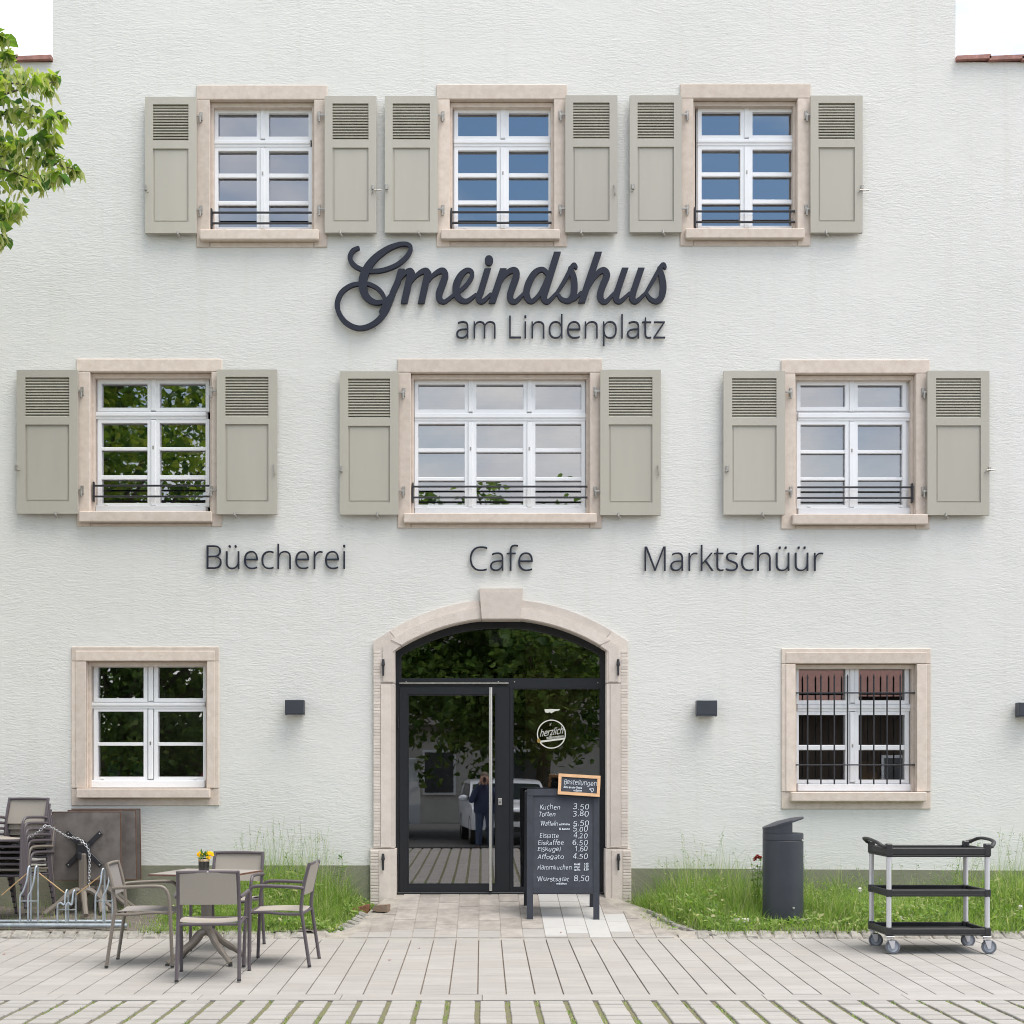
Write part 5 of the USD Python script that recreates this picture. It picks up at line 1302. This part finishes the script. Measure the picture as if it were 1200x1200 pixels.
for px, py, r_ in ((-12, 95, 26), (14, 92, 22), (36, 92, 20), (52, 100, 13), (62, 90, 7), (-14, 125, 26), (14, 128, 24), (40, 132, 20), (56, 140, 13), (70, 138, 8), (-12, 165, 26), (10, 165, 22), (36, 168, 16), (58, 165, 10), (8, 195, 24), (34, 190, 18), (58, 186, 13), (74, 188, 11), (88, 198, 7), (22, 212, 18), (46, 212, 13), (66, 205, 11), (-10, 215, 20), (2, 245, 16), (20, 242, 11), (-8, 262, 15), (2, 278, 9), (3, 40, 9), (2, 58, 8), (9, 66, 5)):
    y = TY + rv.uniform(-.35, .35); s = (D + y) / F
    vis.append((P(px, py, y) - tbase, np.array([r_, r_ * .8, r_ * .8]) * s))
cen = np.array([v for v, _ in vis]); rr_ = np.array([q for _, q in vis])
nn_ = [max(4, int(9 + 26 * (q[0] / .14) ** 2 * .62)) for q in rr_]
obj('branch_leaves', cat([leaf_cloud([c], [q], k, .072, 40 + i, .6) for i, (c, q, k) in enumerate(zip(cen, rr_, nn_))]), M['lime_leaf'], ta, kind='stuff')
def bracts(c, q, k, seed):
    r = np.random.default_rng(seed); V = []; Fc = []
    for _ in range(k):
        u = r.normal(size=3); u /= np.linalg.norm(u); p = c + u * q * r.random() ** .4; d = np.array([r.normal(0, .4), r.normal(0, .4), -1.]); v, f = leafquad(p, d, r.uniform(.055, .095), .021, r.normal(size=3)); Fc += [[i + len(V) for i in g] for g in f]; V += v
    return _tri(V, Fc)
obj('bracts', cat([bracts(c, q, max(3, int(k * 1.7)), 90 + i) for i, (c, q, k) in enumerate(zip(cen, rr_, nn_))]), M['lime_bract'], ta, kind='stuff')
tw = []
for a, b in (((-60, 150), (64, 96)), ((-60, 150), (60, 140)), ((-60, 190), (86, 198)), ((-60, 200), (40, 212)), ((-50, 240), (18, 244)), ((-50, 60), (3, 44)), ((-260, 150), (-55, 160)), ((-260, 190), (-55, 215)), ((-55, 120), (40, 100))):
    p, q = P(*a, TY), P(*b, TY); tw.append(tube(spline([p - tbase, (p + q) / 2 - tbase + [0, 0, .06], q - tbase], 5), np.linspace(.012 if a[0] > -100 else .03, .003, 11), 6))
obj('twigs', cat(tw), M['bark'], ta)
# limes and houses across the square, seen in the window panes
tree('lime_tree', 'large linden across the square mirrored in the door glass', (1.6, -22.0, 0), 3.0, (.2, -21.5, 5.4), (4.8, 3.8, 3.9), 300, 85, .19, 51, clr=.95, mat_=M['far_leaf'], r0=.26)
tree('lime_tree', 'linden across the square mirrored in the left windows', (-10.5, -25.0, 0), 2.6, (-9.8, -25, 5.6), (4.4, 3.6, 4.4), 250, 82, .19, 53, clr=.95, mat_=M['far_leaf'], r0=.26)
tree('lime_tree', 'small linden across the square mirrored right of the door', (6.2, -26.0, 0), 2.6, (6.2, -26, 5.0), (2.4, 2.4, 2.2), 80, 50, .19, 55, clr=.8, mat_=M['far_leaf'], r0=.18)
for hx0, hx1, hy, hh, lab in ((-26, -8.2, -30, 3.4, 'clipped hedge across the square mirrored in the lower left window'), (4.9, 8.0, -31, 3.0, 'clipped hedge between house and barn mirrored in the glass')):
    t = thing('hedge', lab, 'hedge', ((hx0 + hx1) / 2, hy, 0)); h = (hx1 - hx0) / 2; r_ = np.random.default_rng(77)
    obj('branches', cb(-h + .3, h - .3, -.45, .45, -.1, hh - .3, .1), M['bark'], t)
    n_ = int((hx1 - hx0) * 22); cen_ = np.stack([r_.uniform(-h, h, n_), r_.uniform(.1, .55, n_), r_.uniform(.1, hh, n_)], 1)
    obj('foliage', leaf_cloud(cen_, np.full((n_, 1), .42), 34, .13, 78), M['far_leaf'], t, kind='stuff')
M['barn'] = mat('barn_boards', (.07, .05, .036), .9, var=.4, vscale=3, stretch=(6, 6, .4))
M['render'] = mat('pale_render', (.52, .50, .46), .9, var=.06)
M['pane_dark'] = mat('far_pane', (.03, .035, .04), .15, spec=.7)
def cottage(name, label, x0, x1, y, zE, zR, wallm, windows, roofm):
    t = thing(name, label, 'building', ((x0 + x1) / 2, y, 0)); h = (x1 - x0) / 2; dp = 7
    obj('wall', bx(-h, h, -dp, 0, -.5, zE), wallm, t)
    obj('roof', _tri([[-h - .4, .5, zE - .25], [h + .4, .5, zE - .25], [h + .4, -dp / 2, zR], [-h - .4, -dp / 2, zR], [-h - .4, -dp - .5, zE - .25], [h + .4, -dp - .5, zE - .25]], [[0, 1, 2], [0, 2, 3], [3, 2, 5], [3, 5, 4]]), roofm, t)
    for wx, wz, ww, wh in windows:
        f = obj('window', bx(wx - ww / 2 - .08, wx + ww / 2 + .08, .001, .06, wz - .08, wz + wh + .08), M['white'], t); obj('pane', bx(wx - ww / 2, wx + ww / 2, .0601, .075, wz, wz + wh), M['pane_dark'], f)
cottage('timber_barn', 'dark timber barn with red tiled roof mirrored in the barred window', 8.2, 19, -22, 3.7, 7.0, M['barn'], [(-2.5, .8, 1.0, 1.2), (1.5, .8, 1.0, 1.2)], M['tile'])
cottage('pale_house', 'pale rendered house across the square mirrored in the door glass', -7.5, 4.5, -33, 3.6, 7.5, M['render'], [(-3, 1, 1, 1.4), (0, 1, 1, 1.4), (3, 1, 1, 1.4)], mat('slate_roof', (.09, .08, .08), .8, var=.2))

# ------------------------------------------------------------------ parked vehicles mirrored in the glass
M['carpaint'] = mat('white_car_paint', (.72, .74, .78), .3, coat=.6, var=.01)
M['redpaint'] = mat('red_car_paint', (.35, .025, .04), .3, coat=.6, var=.02)
M['carglass'] = mat('car_glass', (.02, .025, .03), .04, spec=.9)
M['headlamp'] = mat('headlamp', (.6, .63, .66), .08, spec=.9)
M['plate'] = mat('plate_white', (.75, .75, .75), .4)
M['plateblue'] = mat('plate_blue', (.02, .06, .35), .4)
def car(name, label, catg, loc, rz, paint, van=False):
    t = thing(name, label, catg, loc, rz)
    hw = .90 if not van else .97
    if van: prof = [(-2.4, .30), (-2.42, .95), (-2.3, 1.92), (-2.1, 1.98), (.9, 1.98), (1.35, 1.80), (1.95, 1.15), (2.38, 1.0), (2.48, .62), (2.46, .30)]; gl = [(1.33, 1.78), (1.93, 1.16)]
    else: prof = [(-2.15, .32), (-2.18, .80), (-2.05, 1.02), (-1.55, 1.40), (-.9, 1.47), (.1, 1.45), (.55, 1.36), (1.15, .98), (1.95, .86), (2.12, .70), (2.16, .34)]; gl = [(.56, 1.345), (1.13, .995)]
    pts = np.array(prof); n = 9; ys = np.linspace(-1, 1, n); V = []; Fc = []
    c = spline(pts, 3); k = len(c)
    for u in ys:
        for x, z in c:
            tuck = 1 - .20 * max(0, (z - .9)) ** 1.1 if not van else 1 - .06 * max(0, z - 1.0)
            V.append([u * hw * tuck, x * (1 - .045 * u ** 4 * (1 if abs(x) > 1.6 else 0)), z - .03 * u * u * (1 if z > .9 else 0)])
    for i in range(n - 1):
        for j in range(k - 1): a = i * k + j; Fc += [[a, a + 1, a + k + 1], [a, a + k + 1, a + k]]
    for i in (0, n - 1):
        ring = list(range(i * k, i * k + k)); m_ = len(V); V.append([V[ring[0]][0], 0, .7])
        for a, b in zip(ring, ring[1:] + ring[:1]): Fc.append([m_, a, b] if i else [m_, b, a])
    body = _tri(V, Fc)
    obj('body', body, paint, t, smooth=40)
    (xa, za), (xb2, zb2) = gl; e = .012
    tk = lambda z: (1 - .20 * max(0, z - .9) ** 1.1) if not van else 1 - .06 * max(0, z - 1.0)
    ws = []; 
    q = np.linspace(-.93, .93, 7); V = []; Fc = []
    for u in q:
        V += [[u * hw * tk(za), xa + e, za - .03 * u * u + e], [u * hw * tk(zb2), xb2 + e, zb2 - .03 * u * u + e]]
    for i in range(6): a = 2 * i; Fc += [[a, a + 1, a + 3], [a, a + 3, a + 2]]
    obj('windscreen', _tri(V, Fc), M['carglass'], t)
    for s in (-1, 1):
        zt, zb_, x_0, x_1 = (1.36, .98, -1.35, .50) if not van else (1.72, 1.12, .30, 1.38)
        if van: pl = [(x_0, zb_), (x_1 + .35, zb_), (x_1 - .05, zt), (x_0, zt)]
        else: pl = [(x_0 - .1, zb_), (x_1 + .45, zb_), (x_1 - .05, zt - .02), (x_0 + .35, zt)]
        V = [[s * (hw * tk(z) + .008), x, z] for x, z in pl]
        obj('side_window', _tri(V, [[0, 1, 2], [0, 2, 3]] if s > 0 else [[0, 2, 1], [0, 3, 2]]), M['carglass'], t)
        obj('mirror', tf(trimesh.creation.icosphere(subdivisions=2), s=(.11, .07, .075), t=(s * (hw + .10), (1.5 if van else .75), 1.25 if van else 1.02)), paint, t, smooth=True)
        fx = prof[-2][0] - .02
        obj('headlight', tf(trimesh.creation.icosphere(subdivisions=2), s=(.20, .10, .085), t=(s * (hw - .27), fx - .02, .72 if not van else .88)), M['headlamp'], t, smooth=True)
        for x in (-1.32, 1.32):
            wh = obj('wheel', tf(lathe([(.20, -.10), (.31, -.11), (.325, -.08), (.325, .08), (.31, .11), (.20, .10)], 24), ry=PI / 2, t=(s * (hw - .105), x, .325)), M['rubber'], t, smooth=40)
            obj('rim', tf(lathe([(0, -.085), (.19, -.10), (.21, -.10), (.21, .10), (.19, .10), (0, .085)], 20), ry=PI / 2, t=(s * (hw - .105), x, .325)), M['zinc'], wh, smooth=40)
    f0 = prof[-1][0]
    obj('grille', cb(-.42, .42, f0 - .05, f0 + .012, .50, .74, .02), M['black'], t)
    obj('lower_grille', cb(-.62, .62, f0 - .05, f0 + .008, .30, .40, .02), M['black'], t)
    npl = obj('number_plate', cb(-.26, .26, f0 - .01, f0 + .022, .41, .52, .004), M['plate'], t)
    obj('plate_band', cb(-.26, -.215, f0 - .01, f0 + .0235, .412, .518, .002), M['plateblue'], npl)
    return t
car('parked_car', 'white hatchback parked behind the photographer, mirrored in the door', 'car', (.50, -17.25, .02), math.radians(-5), M['carpaint'])
car('parked_van', 'white van mirrored at the left edge of the door glass', 'van', (-3.35, -18.6, .02), math.radians(22), M['carpaint'], True)
car('parked_van', 'red van mirrored in the lower left window', 'van', (-6.2, -24.5, .02), math.radians(90), M['redpaint'], True)

# ------------------------------------------------------------------ the photographer, mirrored in the door glass
import manifold3d as m3
def ball(c, r, n=16): return m3.Manifold.sphere(r, n).translate([float(v) for v in c])
def bone(a, b, ra, rb): return m3.Manifold.hull(ball(a, ra) + ball(b, rb))
def chain_(pts, rs):
    out = m3.Manifold()
    for a, b, ra, rb in zip(pts[:-1], pts[1:], rs[:-1], rs[1:]): out = out + bone(a, b, ra, rb)
    return out
def skin(mf, ln, it=8):
    m = mf.refine_to_length(ln).to_mesh(); t = trimesh.Trimesh(m.vert_properties[:, :3], m.tri_verts, process=True)
    trimesh.smoothing.filter_taubin(t, lamb=.5, nu=.53, iterations=it); return t
PX0 = X_(568.5, .0) * 1.0
pz = .0
pp = thing('person', 'person in navy jacket and jeans photographing the house, mirrored in the door glass', 'person', (.05, -D - .34, -.03))
M['skin'] = mat('skin', (.50, .30, .22), .55, var=.05)
M['jacket'] = mat('navy_jacket', (.018, .030, .075), .8, var=.2, vscale=9, bump=.3, bscale=60)
M['jeans'] = mat('jeans', (.035, .055, .105), .85, var=.2, vscale=18)
M['shoe'] = mat('brown_shoe', (.11, .055, .03), .5)
M['hair'] = mat('greying_hair', (.16, .12, .09), .8, var=.3, vscale=120)
M['camera_black'] = mat('camera_black', (.012, .012, .013), .45)
HZ = 1.50   # eye height
head_c = np.array([0, .0, HZ + .01])
hm = m3.Manifold.hull(ball(head_c + [0, -.015, .045], .088, 24) + ball(head_c + [0, .005, -.055], .066, 20) + ball(head_c + [0, .025, -.095], .036, 16))
hm = hm + bone(head_c + [0, .086, -.005], head_c + [0, .104, -.042], .012, .016) + ball(head_c + [.083, -.01, -.02], .022) + ball(head_c + [-.083, -.01, -.02], .022)
hm = hm + bone(head_c + [-.018, .082, -.072], head_c + [.018, .082, -.072], .009, .009)
body = hm + bone((0, -.03, 1.28), head_c + [0, -.02, -.06], .062, .056)
body = body + m3.Manifold.hull(ball((.15, -.03, 1.24), .07) + ball((-.15, -.03, 1.24), .07) + ball((.11, -.02, .90), .10) + ball((-.11, -.02, .90), .10))
for s in (-1, 1):
    body = body + chain_([(s * .095, -.02, .86), (s * .115, .01, .47), (s * .125, -.04, .09)], [.088, .060, .045])
    wrist = np.array([s * .085, .175, HZ - .075])
    body = body + chain_([(s * .185, -.03, 1.235), (s * .275, .09, 1.02 + .03), wrist], [.062, .046, .030])
    palm_a, palm_b = wrist + [-s * .005, .03, .03], wrist + [-s * .015, .055, .075]
    body = body + m3.Manifold.hull(ball(palm_a, .026) + ball(palm_b + [0, 0, .012], .022) + ball(palm_b + [-s * .012, .015, -.02], .018))
    for k in range(4):
        a = palm_b + [-s * .002, .012 - .006 * k, .022 - .019 * k]; b = a + np.array([-s * .008, .036, .004]); c = b + np.array([-s * (.030 - .003 * k), .012, -.002])
        body = body + chain_([a, b, c], [.0095, .0088, .0075])
    th = palm_a + [-s * .012, .0, -.01]
    body = body + chain_([th, th + np.array([-s * .022, .018, .022]), th + np.array([-s * .04, .026, .038])], [.012, .010, .008])
obj('body', skin(body, .016, 6), M['skin'], pp, smooth=True)
jk = m3.Manifold.hull(ball((.155, -.03, 1.245), .082) + ball((-.155, -.03, 1.245), .082) + ball((.115, -.015, .82), .115) + ball((-.115, -.015, .82), .115) + ball((0, .05, .98), .12))
for s in (-1, 1): jk = jk + chain_([(s * .185, -.03, 1.24), (s * .278, .09, 1.045), np.array([s * .095, .155, HZ - .10])], [.078, .062, .044])
jk = jk + bone((0, -.025, 1.27), (0, -.02, 1.335), .085, .075)
jk = jk - m3.Manifold.cube([2, 2, 1], True).translate([0, 0, .26])
obj('jacket', skin(jk, .022, 6), M['jacket'], pp, smooth=True)
jn = m3.Manifold.hull(ball((.09, -.02, .84), .115) + ball((-.09, -.02, .84), .115))
for s in (-1, 1): jn = jn + chain_([(s * .095, -.02, .82), (s * .117, .01, .47), (s * .128, -.04, .10)], [.106, .078, .066])
obj('jeans', skin(jn, .024, 6), M['jeans'], pp, smooth=True)
for s in (-1, 1):
    sh = m3.Manifold.hull(ball((s * .13, -.07, .05), .048) + ball((s * .14, .10, .035), .040) + ball((s * .142, .16, .026), .030)) - m3.Manifold.cube([1, 1, .2], True).translate([0, 0, -.1])
    obj('shoe', skin(sh, .015, 3), M['shoe'], pp, smooth=True)
hr = m3.Manifold.hull(ball(head_c + [0, -.022, .055], .094, 24) + ball(head_c + [0, -.055, -.02], .070, 20)) - m3.Manifold.cube([.4, .2, .22], True).rotate([18, 0, 0]).translate([0, float(.148), float(HZ - .015)])
obj('hair', skin(hr, .012, 3), M['hair'], pp, smooth=True)
for s in (-1, 1): obj('eye', tf(trimesh.creation.icosphere(subdivisions=2, radius=.011), t=head_c + [s * .031, .080, .008]), M['camera_black'], pp, smooth=True)
hc = thing('camera_in_hand', 'black photo camera held to the face of the mirrored person', 'camera', (.05, -D - .34, -.03))
obj('camera_body', cat([cb(-.062, .062, .125, .165, HZ - .055, HZ + .025, .008), cb(-.025, .025, .127, .163, HZ + .0255, HZ + .05, .008)]), M['camera_black'], hc)
obj('lens', tf(lathe([(0, 0), (.034, 0), (.036, .07), (.031, .072), (.028, .06), (0, .055)], 24), rx=-PI / 2, t=(0, .166, HZ - .015)), M['camera_black'], hc, smooth=40)

# ------------------------------------------------------------------ things behind the glass
M['lantern'] = mat('green_lantern', (.07, .24, .18), .4, var=.2, vscale=20)
M['brass'] = mat('brass', (.55, .36, .10), .35, metal=.8)
yi = .275
for px, lab in ((134, 'green lantern with brass handle behind the left window, left one'), (161, 'green lantern with brass handle behind the left window, right one')):
    b = P(px, 914.5, yi); t = thing('lantern', lab, 'lantern', b, group='lanterns on the inner sill')
    s = (D + yi) / F
    obj('lantern_body', lathe([(0, 0), (7.4 * s, 0), (8.2 * s, 2 * s), (8.2 * s, 14 * s), (6.6 * s, 19 * s), (4.2 * s, 21 * s), (0, 21 * s)], 24), M['lantern'], t, smooth=40)
    obj('collar', lathe([(4.4 * s, 20.4 * s), (4.8 * s, 21 * s), (4.8 * s, 22.6 * s), (4.2 * s, 23 * s), (0, 23 * s)], 20), M['brass'], t)
    obj('handle', tube([(6.0 * s * math.cos(a), 0, (22.5 + 8.5 * math.sin(a)) * s) for a in np.linspace(0, PI, 14)], .006, 7), M['brass'], t, smooth=True)
M['sillwood'] = mat('inner_sill', (.55, .52, .48), .5)
for w in WINS[6:]:
    f = w['frame']; obj('inner_sill', cb(X_(f[0] - 4, .3), X_(f[2] + 4, .3), YF + .062, .52, Z_(w['low'][-1][1] + 4.2, .3), Z_(w['low'][-1][1] + 1.2, .3), .004), M['sillwood'], house)
M['carton'] = mat('carton', (.55, .31, .12), .8, var=.1)
zs = Z_(WINS[7]['low'][-1][1] + 1.2, .25)
for px0, px1, h, lab in ((1009.5, 1017, .20, 'tall narrow orange-brown carton behind the barred window'), (1017.8, 1027, .10, 'low orange-brown carton behind the barred window')):
    t = thing('carton', lab, 'box', (X_((px0 + px1) / 2, .25), .25, zs)); w2 = (X_(px1, .25) - X_(px0, .25)) / 2
    obj('carton_body', cb(-w2, w2, -.04, .04, 0, h - .012, .003), M['carton'], t); obj('carton_lid', cb(-w2 - .003, w2 + .003, -.043, .043, h - .0118, h, .003), M['carton'], t)
dz = thing('dried_flowers', 'pale dried flower spray behind the barred window', 'dried flowers', (X_(1034, .26), .26, zs))
V = []
for k in range(16):
    a = rng.uniform(-.5, .9); l = rng.uniform(.12, .27); e = np.array([math.sin(a) * l, rng.uniform(-.03, .03), math.cos(a) * l]); V.append(tube(spline([(0, 0, 0), e * .6 + [.01, 0, .02], e], 3), .0022, 4)); V.append(tf(trimesh.creation.icosphere(subdivisions=1, radius=.008), t=e))
obj('sprays', cat(V), M['raffia'], dz); obj('vase', lathe([(0, 0), (.025, 0), (.03, .03), (.015, .07), (.017, .08), (0, .08)], 16), M['white'], dz)
# pendant lamp, plant and exit light in the cafe
yl = .95
lp = thing('pendant_lamp', 'large dark bell-shaped pendant lamp hanging behind the right door glass', 'pendant lamp', P(699, 868, yl))
s = (D + yl) / F
M['lampmesh'] = mat('lamp_mesh', (.035, .034, .028), .7, var=.3, vscale=120)
obj('lamp_shade', lathe([(17 * s, 0), (19.5 * s, 8 * s), (20 * s, 22 * s), (17 * s, 31 * s), (8 * s, 36.5 * s), (0, 38 * s), (0, 37 * s), (8 * s, 35.3 * s), (16.3 * s, 30.2 * s), (19.2 * s, 22 * s), (18.7 * s, 8 * s), (16.2 * s, .3 * s)], 32), M['lampmesh'], lp, smooth=40)
obj('cord', tube([(0, 0, 38 * s), (0, 0, 1.75)], .006, 6), M['black'], lp)
ex = thing('exit_light', 'pale box-shaped emergency light behind the top of the arched transom', 'emergency light', P(585.5, 756.5, .45))
s = (D + .45) / F
obj('housing', cb(-14 * s, 14 * s, -.03, .05, 13.2 * s, 19 * s, .004), M['white'], ex); obj('sign_panel', cb(-12.5 * s, 12.5 * s, -.012, .0, 0, 13 * s, .003), mat('exit_panel', (.62, .70, .66), .5), ex)
M['ochre'] = mat('ochre_wood', (.50, .27, .08), .55, var=.15, vscale=6, stretch=(.4, 4, 4))
obj('room_wall', bx(-6.38, -1.82, 1.45, 1.55, RZ1, 3.03), M['interior'], house)
obj('cafe_beam', cb(X_(600, 1.2), X_(716, 1.2), 1.15, 1.3, Z_(797, 1.2), Z_(790, 1.2), .005), M['ochre'], house)
obj('cafe_back_wall', bx(X_(615, 1.7), 1.90, 1.7, 1.8, RZ1, 3.03), mat('ochre_wall', (.62, .42, .18), .8, var=.2, vscale=2), house)
pl = thing('indoor_plant', 'leafy green plant behind the door glass above the chalk board', 'plant', P(648, 925, .75))
V = []; Fc = []
for k in range(90):
    c = np.array([rng.normal(0, .07), rng.normal(0, .05), rng.uniform(-.05, .16)]); v, f = leafquad(c, rng.normal(size=3) + [0, 0, .4], .08, .04, rng.normal(size=3)); Fc += [[i + len(V) for i in g] for g in f]; V += v
obj('foliage', _tri(V, Fc), M['herb'], pl); obj('pot', lathe([(0, -.75), (.12, -.75), (.16, -.05), (.14, -.05), (.13, -.1), (0, -.1)], 20), M['olive'], pl)
# white vinyl lettering on the side glass
M['vinyl'] = mat('white_vinyl', (.70, .68, .60), .7)
yv = yd + .032
def flat(poly, y=yv, th=.0015): return xz(poly, y - th, y)
vp = lambda px, py: (X_(px, yv), Z_(py, yv))
cxy = vp(646.2, 860.3); R_ = 17.0 * (D + yv) / F
ring = Point(cxy).buffer(R_, 48).difference(Point(cxy).buffer(R_ * .925, 48))
bar = Polygon([vp(632.5, 868), vp(661.2, 864.6), vp(661.0, 866.6), vp(633.8, 870.2)]).intersection(Point(cxy).buffer(R_ * .96))
dc = thing('door_sticker', 'round white vinyl sticker with script lettering on the side glass', 'sticker', (0, 0, 0))
obj('ring', flat(ring), M['vinyl'], dc); obj('bar', flat(bar, yv - .0003), M['vinyl'], dc)
def vin(text, px0, px1, base, xh, wght, slant, rot):
    items, L = line_of(text, wght, 120); s = xh / glyph('x', wght, 120).bounds[3]; sx = (px1 - px0) / L; out = []
    for g, x in items:
        if g is None: continue
        g2 = affinity.skew(affinity.scale(g, sx, s, origin=(0, 0)), xs=slant, origin=(0, 0)); g2 = affinity.translate(g2, x * sx, 0); out.append(g2)
    u = affinity.rotate(shapely.union_all(out), rot, origin=(0, 0)); k = (D + yv) / F
    return affinity.translate(affinity.scale(u, k, k, origin=(0, 0)), *vp(px0, base))
obj('script_text', flat(vin('herzlich', 632, 660, 863.5, 6.0, 420, 22, 8)), M['vinyl'], dc)
obj('small_text', flat(vin('willkommen', 640.5, 661, 866.4, 2.6, 600, 0, 6)), M['vinyl'], dc)
obj('small_text', flat(vin("s'", 644, 646.5, 850, 2.2, 500, 0, 0)), M['vinyl'], dc)
obj('bee', flat(affinity.scale(Point(vp(631.3, 868)).buffer(.018, 12), 1, 1.3), yv - .001), M['brass'], dc)
hs2 = Polygon([vp(a, b) for a, b in ((638, 831), (646, 830.8), (656, 831), (655.5, 832.4), (650, 833.5), (646, 836), (644.5, 834.5), (641.5, 835.5), (638.8, 834.5))])
obj('door_sticker', flat(hs2), M['vinyl'], None, label='small ragged white strip stuck on the glass above the round sticker', cat='sticker')
